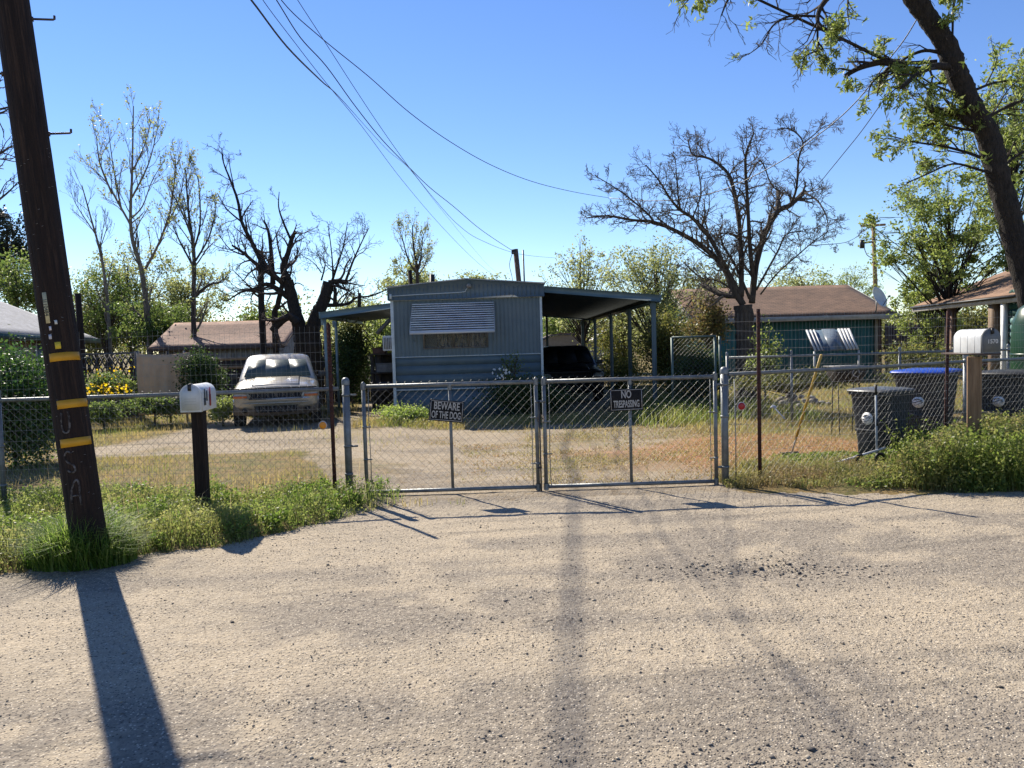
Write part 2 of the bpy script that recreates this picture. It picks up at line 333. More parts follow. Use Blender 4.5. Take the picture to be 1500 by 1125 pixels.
WHITE = mat('white painted metal',(.62,.63,.62),(.50,.50,.49),scale=6,rough=.42,spec=.5)
TRAIL = mat('slate blue siding',(.098,.138,.164),(.080,.116,.142),scale=3,rough=.55,c3=(.115,.145,.16),s3=1.0)
TRAILL = mat('deeper blue lower siding',(.088,.132,.160),(.072,.110,.136),scale=3,rough=.55,c3=(.10,.138,.158),s3=1.0)
TRIM = mat('pale blue trim',(.50,.56,.58),(.38,.43,.45),scale=5,rough=.5)
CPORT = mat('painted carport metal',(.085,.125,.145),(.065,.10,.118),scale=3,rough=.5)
BARK = mat('grey brown bark',(.085,.066,.052),(.030,.024,.019),scale=7,rough=.95,bump=1.0,bscale=25,stretch=(3,3,.6))
BARKD = mat('dark bark',(.040,.031,.025),(.012,.010,.008),scale=9,rough=.95,bump=2.0,bscale=16,stretch=(3,3,.9))
BARKL = mat('pale bark',(.22,.19,.15),(.12,.10,.08),scale=7,rough=.95,bump=.5)
GLASSD = mat('dark glass',(.012,.016,.018),rough=.06,spec=.9)
# ---------------------------------------------------------------- trees
def wob(P, amp):
    P=np.array(P,float); n=len(P)
    if n>2: P[1:-1]+=rng.normal(0,amp,(n-2,3))
    return P
def smooth(P, sub=3):
    P=np.asarray(P,float); n=len(P)
    if n<3: return P
    out=[]
    for i in range(n-1):
        p0=P[max(i-1,0)];p1=P[i];p2=P[i+1];p3=P[min(i+2,n-1)]
        for t in np.arange(sub)/sub: out.append(.5*((2*p1)+(-p0+p2)*t+(2*p0-5*p1+4*p2-p3)*t*t+(-p0+3*p1-3*p2+p3)*t**3))
    out.append(P[-1]); return np.array(out)
def twig(mbs, tips, p, d, L, r, lvl, cfg):
    """recursive branch; mbs[lvl] receives the tube, tips collects twig points"""
    n=4 if lvl>=cfg['max'] else 6; d=np.asarray(d,float)/np.linalg.norm(d); pts=[np.array(p,float)]; cur=d.copy()
    for i in range(n-1):
        cur=cur+rng.normal(0,cfg['gnarl'],3)+np.array([0,0,cfg['up']]); cur/=np.linalg.norm(cur); pts.append(pts[-1]+cur*L/(n-1))
    pts=np.array(pts); rr=np.linspace(r,max(r*cfg['taper'],cfg['rmin']),n)
    mbs[min(lvl,len(mbs)-1)].tube(pts,rr,5 if r>.03 else 3,caps=False)
    if lvl>=cfg['max']:
        tips.extend(pts[1:]); return
    kids(mbs,tips,pts,rr,L,lvl,cfg)
def kids(mbs,tips,pts,rr,L,lvl,cfg,count=None,t0=None,lenk=None):
    k=cfg['n'][min(lvl,len(cfg['n'])-1)] if count is None else count
    n=len(pts); t0=cfg.get('t0',.25) if t0 is None else t0
    for j in range(k):
        t=t0+(1-t0)*(j+rng.random())/k; f=t*(n-1); i=min(int(f),n-2); q=pts[i]+(pts[i+1]-pts[i])*(f-i)
        ax=pts[i+1]-pts[i]; ax/=np.linalg.norm(ax)+1e-9; o=rng.normal(size=3); o-=ax*np.dot(o,ax); o/=np.linalg.norm(o)+1e-9
        a=rng.uniform(*cfg['ang']); dd=ax*cos(a)+o*sin(a); r=rr[i]*rng.uniform(.4,.65)
        lk=(cfg['lr'] if lenk is None else lenk)*rng.uniform(.6,1.15)*(1.15-.45*t)
        twig(mbs,tips,q,dd,L*lk,max(r,cfg['rmin']),lvl+1,cfg)
def limbtree(name,label,cat,base,limbs,cfg,bark,twigbark=None,leaf=None,group=None,part3='twigs'):
    """limbs: list of (points, r0, r1, kids, kidlen)"""
    root=empty(name,base,label=label,cat=cat,group=group); A,B,T=MB(),MB(),MB(); tips=[]
    for P,r0,r1,k,kl in limbs:
        P=smooth(P,10 if r0>.12 else 4); rr=np.linspace(r0,r1,len(P))*rng.uniform(.96,1.04,len(P)); A.tube(P,rr,20 if r0>.12 else (10 if r0>.05 else 6),rough=.16 if r0>.05 else 0)
        if k: kids([B,B,T],tips,P,rr,kl,0,cfg,count=k,t0=.12,lenk=1.0)
    A.build('trunk',bark,root,smooth=True); B.build('branch',twigbark or bark,root,smooth=True)
    if T.n: T.build(part3,twigbark or bark,root)
    if leaf: 
        t=np.array(tips); leaf(t,root)
    return root,tips
def leafytree(name,label,cat,base,H,cc,cr,K,n,ls,leafm,bark,r=.15,group=None,seed=0,sigma=.16,elong=.6,lean=(0,0),thin=1.0):
    """trunk, limbs running out to leaf clumps, crown of single leaves"""
    base=np.array(base,float); cc=np.array(cc,float)+base; cr=np.array(cr,float)
    root=empty(name,base,label=label,cat=cat,group=group); A,B=MB(),MB()
    fork=base+np.array([lean[0]*.5,lean[1]*.5,max(.4,(cc[2]-base[2]-cr[2]*.75))]); mid=(base+fork)/2+rng.normal(0,.04,3)*H*.2
    topc=cc+np.array([0,0,cr[2]*.5]); tr=smooth([base,mid,fork,(fork+topc)/2+rng.normal(0,.1,3),topc],3); trr=np.linspace(r,r*.18,len(tr)); A.tube(tr,trr,8)
    u=rotv(K)*rng.random((K,1))**.45; cl=cc+u*cr*(1-sigma); P=[]
    for c in cl:
        i=rng.integers(len(tr)//3,len(tr)-1); s=tr[i]
        if s[2]>c[2]: s=tr[max(len(tr)//4,i//2)]
        m=(s+c)/2+np.array([0,0,.12])*np.linalg.norm(c-s)*rng.uniform(-.5,1); pp=smooth([s,m,c],3); B.tube(pp,np.linspace(max(.008,trr[i]*.28),.004,len(pp)),4,caps=False)
        for _ in range(3):
            e=c+rng.normal(0,1,3)*cr*sigma*1.1; B.tube([pp[-3],(pp[-2]+e)/2,e],[.006,.004,.002],3,caps=False)
    w=rng.uniform(.3,1.6,K); w/=w.sum(); idx=rng.choice(K,n,p=w); sz=rng.uniform(.6,1.3,K)[idx][:,None]
    P=cl[idx]+rng.normal(size=(n,3))*cr*sigma*sz; C=MB(); leafquads(C,P,ls,elong)
    A.build('trunk',bark,root,smooth=True); B.build('branch',bark,root); C.build('crown',leafm,root); return root
def scatter_leaves(per,size,m,spread=.05,elong=.5,name='crown',frac=1.0):
    def f(t,root):
        t=t[rng.random(len(t))<frac]; c=np.repeat(t,per,0)+rng.normal(0,spread,(len(t)*per,3)); mb=MB(); leafquads(mb,c,size,elong); mb.build(name,m,root)
    return f
L_FRESH=leafmat('fresh spring leaves',[(.09,.13,.025),(.16,.20,.045),(.24,.27,.09),(.12,.16,.03),(.20,.23,.05)],trans=.5)
L_MID=leafmat('mid green leaves',[(.05,.09,.02),(.10,.14,.03),(.15,.18,.05)],trans=.45)
L_PALE=leafmat('pale budding leaves',[(.17,.19,.06),(.26,.27,.11),(.12,.15,.04)],trans=.5)
L_DARK=leafmat('dark glossy leaves',[(.018,.04,.01),(.035,.065,.015),(.07,.10,.03)],trans=.3,rough=.6)
L_OLIVE=leafmat('olive leaves',[(.06,.08,.02),(.12,.13,.03),(.17,.15,.04),(.07,.10,.03)],trans=.45)
L_PINE=leafmat('dark conifer needles',[(.012,.02,.012),(.025,.035,.02)],trans=.15)
# ---------------------------------------------------------------- large structures: the mobile home
def flipx(px, py, Y): return at(px,py,Y)
T0 = 19.2; TX0=-2.93; TX1=.77; T1=37.0
def mobile_home():
    gz=hz(-1,T0)
    root=empty('mobile_home',(-1.08,T0,gz),label='long slate blue single-wide mobile home with ribbed siding behind the gates',cat='mobile home')
    m=MB(); xs=[]; x=TX0
    # ribbed upper siding, front
    def ribs(x0,x1,z0,z1,y,step=.102,dep=.007,gap=.016):
        P=[]; x=x0
        while x<x1-1e-4:
            e=min(x+step,x1); P+=[(x,y),(max(x,e-gap),y),(max(x,e-gap*.75),y+dep),(max(x,e-gap*.25),y+dep)]; x=e
        P.append((x1,y)); P=np.array(P); v=np.concatenate([np.c_[P,np.full(len(P),z0)],np.c_[P,np.full(len(P),z1)]]); n=len(P)
        i=np.arange(n-1); return v,np.stack([i,i+1,i+1+n,i+n],-1)
    # front opening for the window left clear: four ribbed pieces round it
    wx0,wx1,wz0,wz1=-2.18,-.56,1.525,2.42
    for a,b,c,d in ((TX0,wx0,1.34,2.76),(wx1,TX1,1.34,2.76),(wx0,wx1,1.34,wz0),(wx0,wx1,wz1,2.76)): m.add(*ribs(a,b,c,d,T0)[0:1],q=ribs(a,b,c,d,T0)[1])
    m.bb((TX0,T0+.02,1.34),(wx0,T0+.08,2.74)); m.bb((wx1,T0+.02,1.34),(TX1,T0+.08,2.74))
    # long sides
    for X in (TX0,TX1):
        y=T0; 
        while y<T1: m.bb((X-.004 if X<0 else X-.03,y+.01,.45),(X+.03 if X<0 else X+.004,y+.19,2.76)); y+=.2
        m.bb((X+.01 if X<0 else X-.02,T0+.02,.45),(X+.02 if X<0 else X-.01,T1,2.76))
    m.bb((TX0,T1-.05,.4),(TX1,T1,2.76)); m.build('siding',TRAIL,root)
    m=MB()
    for a,b in ((1.115,1.335),(.885,1.117),(.655,.887),(.53,.657)):
        m.bb((TX0+.01,T0-.005,a),(TX1-.01,T0+.04,b-.004))
    m.build('lower_siding',TRAILL,root)
    m=MB(); m.bb((TX0+.03,T0+.03,gz-.05),(TX1-.03,T0+.06,.50)); m.bb((TX0+.03,T0,gz-.1),(TX0+.06,T1,.45)); m.bb((TX1-.06,T0,gz-.1),(TX1-.03,T1,.45)); m.build('skirting',TRAILL,root)
    m=MB(); m.bb((TX0-.01,T0-.024,1.325),(TX1+.01,T0-.001,1.347)); m.bb((TX0-.01,T0-.022,.50),(TX1+.01,T0-.001,.535)); m.build('trim_strip',TRIM,root)
    m=MB(); m.bb((TX0-.035,T0-.035,.0),(TX0+.04,T0+.05,2.78)); m.build('corner_trim',TRIM,root,bevel=.006); m=MB(); m.bb((TX1-.03,T0-.032,.0),(TX1+.03,T0+.05,2.78)); m.build('corner_trim',TRIM,root,bevel=.006)
    # fascia and shallow gable roof
    fx0,fx1=TX0-.09,TX1+.09
    m=MB(); zt=lambda x: 3.07+.155*max(0,1-abs(x-(-1.08))/1.9)
    poly=[(fx0,2.75),(fx1,2.75),(fx1,3.06),(-1.08,3.215),(fx0,3.06)]
    m.prism(poly,1,T0-.10,T1+.08)
    m.build('fascia',TRAIL,root)
    m=MB(); 
    for k in range(36):
        x=fx0+.06+k*.105
        if x<fx1-.03: m.bb((x,T0-.106,2.79),(x+.014,T0-.099,3.02 if abs(x+1.08)>1 else 3.08))
    m.build('fascia_rib',TRAILL,root)
    m=MB(); 
    for s in (0,1):
        a=(fx0-.03,3.062) if s==0 else (fx1+.03,3.062); b=(-1.08,3.222)
        m.prism([a,b,(b[0],b[1]+.025),(a[0],a[1]+.025)],1,T0-.13,T1+.1)
    m.build('roof',mat('grey white roof coat',(.42,.43,.42),(.28,.29,.28),scale=2,rough=.6),root)
    # window
    fr=MB(); 
    for a,b in (((wx0,T0-.02,wz0),(wx1,T0+.06,wz0+.035)),((wx0,T0-.02,wz1-.03),(wx1,T0+.06,wz1)),((wx0,T0-.02,wz0+.035),(wx0+.035,T0+.06,wz1-.03)),((wx1-.035,T0-.02,wz0+.035),(wx1,T0+.06,wz1-.03)),((-1.44,T0-.018,wz0+.035),(-1.405,T0+.05,wz1-.03)),((-1.065,T0-.012,wz0+.035),(-1.045,T0+.05,wz1-.03))): fr.bb(a,b)
    win=fr.build('window',mat('brown aluminium frame',(.20,.18,.16),(.09,.08,.07),rough=.5,metal=.3),root)
    g=MB(); g.quad((wx0+.03,T0+.02,wz0+.03),(wx1-.03,T0+.02,wz0+.03),(wx1-.03,T0+.02,wz1-.03),(wx0+.03,T0+.02,wz1-.03))
    gm,gn,gb=newmat('window glass'); gb.inputs['Base Color'].default_value=(.8,.85,.85,1); gb.inputs['Roughness'].default_value=.03; gb.inputs['Transmission Weight'].default_value=.9; gb.inputs['IOR'].default_value=1.12
    g.build('glass',gm,win)
    cu=MB(); P=[]; n=90
    for i in range(n+1):
        x=-1.85+i/n*1.19; P.append((x,T0+.13+.02*math.sin(i*.9)+.01*math.sin(i*2.3)))
    P=np.array(P); z0=np.full(n+1,wz0-.05); v=np.concatenate([np.c_[P,z0],np.c_[P,z0+.95]]); i=np.arange(n); cu.add(v,q=np.stack([i,i+1,i+n+2,i+n+1],-1))
    cu.build('curtain',mat('brown and cream patterned curtain',(.008,.006,.005),(.085,.06,.042),scale=7,lo=.46,hi=.52,rough=.9),root)
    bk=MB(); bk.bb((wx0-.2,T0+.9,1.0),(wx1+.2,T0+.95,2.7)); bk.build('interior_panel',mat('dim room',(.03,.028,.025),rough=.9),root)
    # louvred metal awning, hinged at its top
    aw=MB(); x0,x1=(608-750)/58.7,(727-750)/58.7; top=(T0-.04,2.66); bot=(T0-.62,1.93); k=13
    for j in range(k):
        a=np.array(top)+(np.array(bot)-top)*j/k; b=np.array(top)+(np.array(bot)-top)*(j+1)/k
        aw.prism([(a[0]-.012,a[1]-.004),(b[0]-.022,b[1]+.026),(b[0]-.008,b[1]+.020),(a[0]+.006,a[1]-.012)],0,x0,x1)
    awn=aw.build('window_awning',mat('brushed louvre metal',(.75,.77,.80),(.45,.48,.54),scale=2.2,rough=.33,metal=.5,stretch=(.6,1,4)),root)
    e=MB(); e.bb((x0-.01,bot[0]-.03,bot[1]-.045),(x1+.01,bot[0]+.01,bot[1]+.02))
    for X in (x0-.008,x1+.008): e.prism([top,(bot[0],bot[1]+.01),(bot[0],bot[1]-.03),(top[0],top[1]-.09)],0,X-.006,X+.006)
    e.build('awning_edge',mat('pale awning edge',(.50,.52,.55),rough=.4,metal=.3),awn)
    for X in (x0+.03,x1-.03): a=MB(); a.cyl((X,T0-.02,1.72),(X,bot[0]+.02,bot[1]),.007,6); a.build('awning_arm',GALV,awn)
    # lamp and conduit on the fascia
    L=at(687,419,T0-.12); lm=MB(); lm.lathe([(0,0),(.055,0),(.05,.03),(.02,.05),(.018,.09)],c=L+[0,-.01,.01],R=rx(radians(90)),k=12); lm.cyl(L+[0,-.06,0],L+[.03,-.12,-.03],.022,10,.045)
    lm.lathe([(0,-.05),(.03,-.045),(.042,0),(.03,.04),(0,.05)],c=L+[-.02,-.09,.0],k=10)
    lm.build('flood_lamp',mat('old lamp housing',(.28,.26,.22),(.16,.14,.12),rough=.5),root)
    c=MB(); c.tube(smooth([at(572,434,T0-.115),at(620,431,T0-.115),at(676,428,T0-.115),at(682,425,T0-.115),at(685,421,T0-.115)],3),.011,6); c.bb(at(572,434,T0-.14)-[.03,0,.07],at(572,434,T0-.1)+[.03,.0,.05])
    c.build('conduit',TRIM,root)
    # window air conditioner in the left side wall
    ac=MB(); A=at(563,514,20.4); ac.bb((TX0-.46,20.4,A[2]),(TX0-.005,21.0,A[2]+.4))
    q=ac.build('air_conditioner',WHITE,root,bevel=.01); v=MB()
    for k in range(9): v.bb((TX0-.43+k*.045,20.385,A[2]+.05),(TX0-.41+k*.045,20.398,A[2]+.35))
    v.build('vent_slat',mat('grey grille',(.16,.16,.16)),q)
    bm=MB(); bm.bb((TX0-.02,T0-.02,2.74),(TX1+.02,T0-.004,2.752)); bm.build('drip_edge',TRIM,root)
    for px,py in ((700,0),): pass
mobile_home()
def carport():
    root=empty('carport',(3.8,T0,hz(3.8,T0)),label='blue grey metal carport on slim posts along the right side of the mobile home',cat='carport')
    A=at(795,419,T0-.05); B=at(966,432,T0-.05); zA,zB=A[2],B[2]; xa=TX1+.095; xb=B[0]; Y0,Y1=T0-.1,34.8
    m=MB(); th=.13; n=24
    # corrugated deck: ribs run across
    m.prism([(xa,zA-.03),(xb,zB-.03),(xb,zB-.06),(xa,zA-.06)],1,Y0+.05,Y1-.05)
    y=Y0+.1
    while y<Y1-.1: m.prism([(xa+.01,zA-.06),(xb-.02,zB-.06),(xb-.02,zB-.10),(xa+.01,zA-.10)],1,y,y+.09); y+=.28
    m.build('roof_deck',mat('shade darkened deck metal',(.035,.055,.062),(.025,.04,.046),scale=3,rough=.7,spec=.2),root)  # deck coloured dark to stand in for the shade under the roof
    m=MB(); m.prism([(xa,zA),(xb,zB),(xb,zB-.17),(xa,zA-.16)],1,Y0,Y0+.045); m.prism([(xa,zA),(xb,zB),(xb,zB-.17),(xa,zA-.16)],1,Y1-.045,Y1)
    m.bb((xb+.001,Y0,zB-.172),(xb+.045,Y1,zB+.004)); f=m.build('fascia',mat('carport gutter paint',(.10,.155,.175),(.08,.125,.14),scale=3,rough=.45),root)
    for px,Y in ((958,T0+.12),(922.5,22.9),(895.6,26.7),(872,31.4),(854,34.6)):
        X=at(px,500,Y)[0]; g=hz(X,Y); m=MB(); z=zB-.175 if True else 0
        m.bb((X-.055,Y-.035,g),(X+.055,Y+.035,z)); m.bb((X-.016,Y-.046,g),(X+.016,Y-.035,z)); m.bb((X-.10,Y-.08,g),(X+.10,Y+.08,g+.012)); m.bb((X-.09,Y-.04,z-.16),(X-.056,Y+.04,z-.02))
        m.build('post',CPORT,root,bevel=.004)
    X,Y=at(801.6,500,34.6)[:2]; m=MB(); m.bb((X-.05,Y-.035,hz(X,Y)),(X+.05,Y+.035,zA-.2)); m.build('post',CPORT,root)
carport()
def left_awning():
    root=empty('patio_awning',(-4.2,21,hz(-4,21)),label='low blue metal patio awning on the left side of the mobile home',cat='awning')
    Y0=20.6; A=at(578,446,T0); B=at(469,456,Y0); zA=2.79; zB=B[2]-.02; xa=TX0-.095; xb=B[0]; Y1=26.5
    m=MB(); m.prism([(xa,zA-.03),(xb,zB-.03),(xb,zB-.06),(xa,zA-.06)],1,Y0+.04,Y1)
    y=Y0+.1
    while y<Y1-.1: m.prism([(xa-.01,zA-.06),(xb+.02,zB-.06),(xb+.02,zB-.09),(xa-.01,zA-.09)],1,y,y+.09); y+=.28
    m.build('roof_deck',CPORT,root)
    m=MB(); m.prism([(xa,zA),(xb,zB),(xb,zB-.17),(xa,zA-.15)],1,Y0,Y0+.04); m.bb((xb-.04,Y0,zB-.17),(xb-.001,Y1,zB+.003)); m.build('fascia',mat('awning gutter paint',(.13,.20,.23),(.10,.16,.18),scale=3,rough=.45),root)
    for px,Y in ((477,20.75),(493,22.6)):
        X=at(px,500,Y)[0]; m=MB(); g=hz(X,Y); m.bb((X-.035,Y-.03,g),(X+.035,Y+.03,zB-.18)); m.bb((X-.1,Y-.02,zB-.35),(X-.036,Y+.02,zB-.17)); m.build('post',mat('pale post paint',(.20,.27,.29),(.13,.18,.2),rough=.5),root)
    # brace leaning up to the trailer
    m=MB(); a=at(552,489,20.9); b=at(577,462,20.9); m.tube([a,b],.055,4); m.build('brace',mat('grey plank',(.15,.15,.15),(.09,.09,.09)),root)
left_awning()
# ---------------------------------------------------------------- neighbouring buildings
def shingle(name,c1,c2,s=(1,1,1)):
    m=mat(name,c1,c2,scale=2.2,rough=.9,c3=tuple(v*.55 for v in c1),s3=5,lo3=.5,hi3=.72); n=m.node_tree; b=n.nodes['Principled BSDF']
    old=b.inputs['Base Color'].links[0].from_socket
    br=N(n,'ShaderNodeTexBrick'); br.inputs['Scale'].default_value=1; br.inputs['Brick Width'].default_value=.3; br.inputs['Row Height'].default_value=.14; br.inputs['Mortar Size'].default_value=.012; br.inputs['Color1'].default_value=(1,1,1,1); br.inputs['Color2'].default_value=(.72,.72,.72,1); br.inputs['Mortar'].default_value=(.4,.4,.4,1)
    uv=N(n,'ShaderNodeUVMap'); n.links.new(uv.outputs[0],br.inputs[0])
    x=N(n,'ShaderNodeMix',data_type='RGBA',blend_type='MULTIPLY'); x.inputs[0].default_value=1; n.links.new(old,x.inputs[6]); n.links.new(br.outputs[0],x.inputs[7]); n.links.new(x.outputs[2],b.inputs['Base Color']); return m
def roofslab(name,p,m,parent,th=.06,sag=0):
    """p: eave-left, eave-right, ridge-right, ridge-left; real thickness, uv in metres"""
    p=[np.array(q,float) for q in p]; nn=np.cross(p[1]-p[0],p[3]-p[0]); nn/=np.linalg.norm(nn); nu,nv=24,8; mb=MB(); V=[]
    for s in (0,1):
        for j in range(nv+1):
            for i in range(nu+1):
                a=i/nu;b=j/nv; q=(p[0]*(1-a)+p[1]*a)*(1-b)+(p[3]*(1-a)+p[2]*a)*b
                V.append(q-nn*th*s+np.array([0,0,-sag*sin(pi*a)*sin(pi*b)+sag*.3*(float(vnoise(q[0],q[1],.8))-.5)]))
    k=(nu+1)*(nv+1); q=[]
    for j in range(nv):
        for i in range(nu):
            a=j*(nu+1)+i; q.append([a,a+1,a+nu+2,a+nu+1]); q.append([k+a,k+a+nu+1,k+a+nu+2,k+a+1])
    for i in range(nu): q.append([k+i,k+i+1,i+1,i]); a=nv*(nu+1)+i; q.append([a,a+1,k+a+1,k+a])
    for j in range(nv): a=j*(nu+1); q.append([a,a+nu+1,k+a+nu+1,k+a]); a+=nu; q.append([a+nu+1,a,k+a,k+a+nu+1])
    mb.add(V,q=q); o=mb.build(name,m,parent)
    L=np.linalg.norm(p[1]-p[0]); W=np.linalg.norm(p[3]-p[0]); me=o.data; uv=me.uv_layers.new(name='UVMap')
    eu=(p[1]-p[0])/L; ev=(p[3]-p[0]); ev-=eu*np.dot(ev,eu); ev/=np.linalg.norm(ev); org=p[0]-ABS[parent.name]
    co=np.array([v.co for v in me.vertices])-org; vi=np.array([l.vertex_index for l in me.loops]); uv.data.foreach_set('uv',np.stack([co[vi]@eu,co[vi]@ev],-1).astype(np.float32).ravel()); return o
def boards(mb,a,b,z0,z1,step=.14,th=.02,jit=.0,gap=.006,out=None):
    a=np.array(a,float);b=np.array(b,float); L=np.linalg.norm(b-a); d=(b-a)/L; nrm=np.array([d[1],-d[0],0]); n=int(L/step)
    R=np.column_stack([d,nrm,[0,0,1]])
    for i in range(n):
        c=a+d*(i+.5)*L/n; dz=rng.uniform(-jit,jit); mb.box([c[0],c[1],(z0+z1+dz)/2],[L/n-gap,th*rng.uniform(.8,1.2),z1-z0+dz],R)
def teal_house():
    x0,x1,y0,y1=7.9,15.35,32,40.3; g=hz(11,32)
    root=empty('teal_house',(11.6,y0,g),label='low teal board house with a brown shingle roof and a satellite dish at its corner',cat='house')
    TEAL=mat('teal painted boards',(.035,.135,.125),(.05,.165,.15),scale=1.5,rough=.75,c3=(.05,.11,.10),s3=3)
    m=MB(); boards(m,(x0,y0,0),(x1,y0,0),g-.1,2.33,step=.2,th=.03); m.bb((x0+.02,y0+.03,g-.1),(x1-.02,y1,2.32))
    m.prism([(y0+.03,2.32),(y1,2.32),((y0+y1)/2,3.78)],0,x0+.02,x0+.08); m.prism([(y0+.03,2.32),(y1,2.32),((y0+y1)/2,3.78)],0,x1-.08,x1-.02)
    m.build('wall',TEAL,root)
    SH=shingle('brown roof shingles',(.22,.13,.08),(.145,.088,.056)); e=2.40; r=3.92; ox=.45
    roofslab('roof',[(x0-ox,y0-.55,e),(x1+ox,y0-.55,e),(x1+ox,36.15,r),(x0-ox,36.15,r)],SH,root,.07,sag=.05)
    roofslab('roof',[(x1+ox,y1+.5,e),(x0-ox,y1+.5,e),(x0-ox,36.15,r),(x1+ox,36.15,r)],SH,root,.07)
    m=MB(); m.bb((x0-ox,y0-.60,e-.20),(x1+ox,y0-.555,e-.015)); m.bb((x0-ox+.02,y0-.56,e-.21),(x1+ox-.02,y0+.03,e-.19))
    WB=mat('weathered white fascia',(.42,.40,.36),(.28,.26,.22),scale=4,rough=.8); 
    m.prism([(y0-.6,e-.2),(36.15,r-.2),(36.15,r-.02),(y0-.6,e-.02)],0,x0-ox-.05,x0-ox-.005); m.prism([(y0-.6,e-.2),(36.15,r-.2),(36.15,r-.02),(y0-.6,e-.02)],0,x1+ox+.005,x1+ox+.05); m.build('fascia',WB,root)
    # window behind the propped awning
    a=at(1186,512,y0); b=at(1236,486,y0); m=MB(); m.bb((a[0],y0-.06,a[2]),(b[0],y0-.031,b[2])); w_=m.build('window',mat('grey window frame',(.3,.29,.27)),root); m=MB(); m.bb((a[0]+.06,y0-.07,a[2]+.06),(b[0]-.06,y0-.062,b[2]-.06)); m.build('pane',GLASSD,w_)
    # corner post and plain brown end wall
    m=MB(); c=at(1283,500,y0-.1); m.bb((c[0]-.05,y0-.16,g),(c[0]+.06,y0-.035,2.19)); m.build('corner_post',mat('pale post',(.34,.27,.18)),root)
    m=MB(); boards(m,(c[0]+.08,y0-.08,0),(x1+.02,y0-.08,0),g,2.18,step=.12,th=.03); m.build('end_wall',mat('red brown boards',(.11,.055,.035),(.07,.04,.03),scale=3,rough=.9),root)
    # dish
    D=at(1284,437,31.2); dish=empty('satellite_dish',D,(0,0,0),label='white satellite dish on the roof corner of the teal house',cat='satellite dish')
    Rr=rz(radians(35))@rx(radians(68)); prof=[(.001,.0),(.12,.012),(.24,.045),(.34,.09),(.43,.145),(.44,.15),(.435,.157),(.34,.10),(.24,.056),(.12,.023),(.001,.011)]
    m=MB(); m.lathe(prof,c=D,k=28,R=Rr); m.build('reflector',WHITE,dish,smooth=True); m=MB(); m.tube([D+Rr@np.array([0,-.4,.1]),D+Rr@np.array([0,-.15,.5])],.015,6); m.bb(D+Rr@np.array([0,-.15,.5])-.04,D+Rr@np.array([0,-.15,.5])+.04); m.build('arm',GALV,dish)
    m=MB(); m.tube([D+[0,0,-.05],D+[0,.02,-.45],D+[0,.12,-.56]],.025,8); m.build('mast',GALV,dish)
teal_house()
def lean_to():
    Y=29.5; a=at(1180,484,Y); b=at(1244,482,Y); c=at(1258,512,Y-1.1); d=at(1193,514,Y-1.1)
    root=empty('corrugated_awning',(a[0]+.8,Y,hz(10,Y)),label='propped white corrugated metal awning over the teal house window',cat='awning')
    m=MB(); n=9; nn=np.array([0,-.5,.85])
    ribs=[0,.06,.12,.18,.24]; 
    for t0,t1 in ((0,.035),(.09,.12),(.17,.195),(.725,.775),(.80,.85),(.875,.925),(.95,1.0)):
        p=[a+(b-a)*t0,a+(b-a)*t1,d+(c-d)*t1,d+(c-d)*t0]; m=MB(); m.loft([[p[0],p[1],p[1]+nn*.04,p[0]+nn*.04],[p[3],p[2],p[2]+nn*.04,p[3]+nn*.04]]); m.build('rib',WHITE,root)
    m=MB(); p=[a,b,c,d]; m.loft([[a-nn*.03,b-nn*.03,b-nn*.005,a-nn*.005],[d-nn*.03,c-nn*.03,c-nn*.005,d-nn*.005]]); m.build('sheet',mat('dull blue sheet',(.10,.15,.20),(.06,.09,.12),scale=2,rough=.5),root)
    m=MB(); q=[a+(b-a)*.36,a+(b-a)*.66,d+(c-d)*.66,d+(c-d)*.36]; m.loft([[q[0]+nn*.01,q[1]+nn*.01,q[1]+nn*.035,q[0]+nn*.035],[q[3]+nn*.01,q[2]+nn*.01,q[2]+nn*.035,q[3]+nn*.035]]); m.build('pane',mat('hazy plastic pane',(.20,.24,.27),(.12,.14,.16),scale=2,rough=.25),root)
    for p in (c,d):
        m=MB(); m.bb((p[0]-.03,p[1]-.03,hz(10,28)),(p[0]+.03,p[1]+.03,p[2]-.02)); m.build('leg',WHITE,root)
    for p in (b,)[:0]:
        m=MB(); m.bb((p[0]-.02,p[1]-.02,hz(10,Y)),(p[0]+.02,p[1]+.02,p[2]-.035)); m.build('leg',WHITE,root)
lean_to()
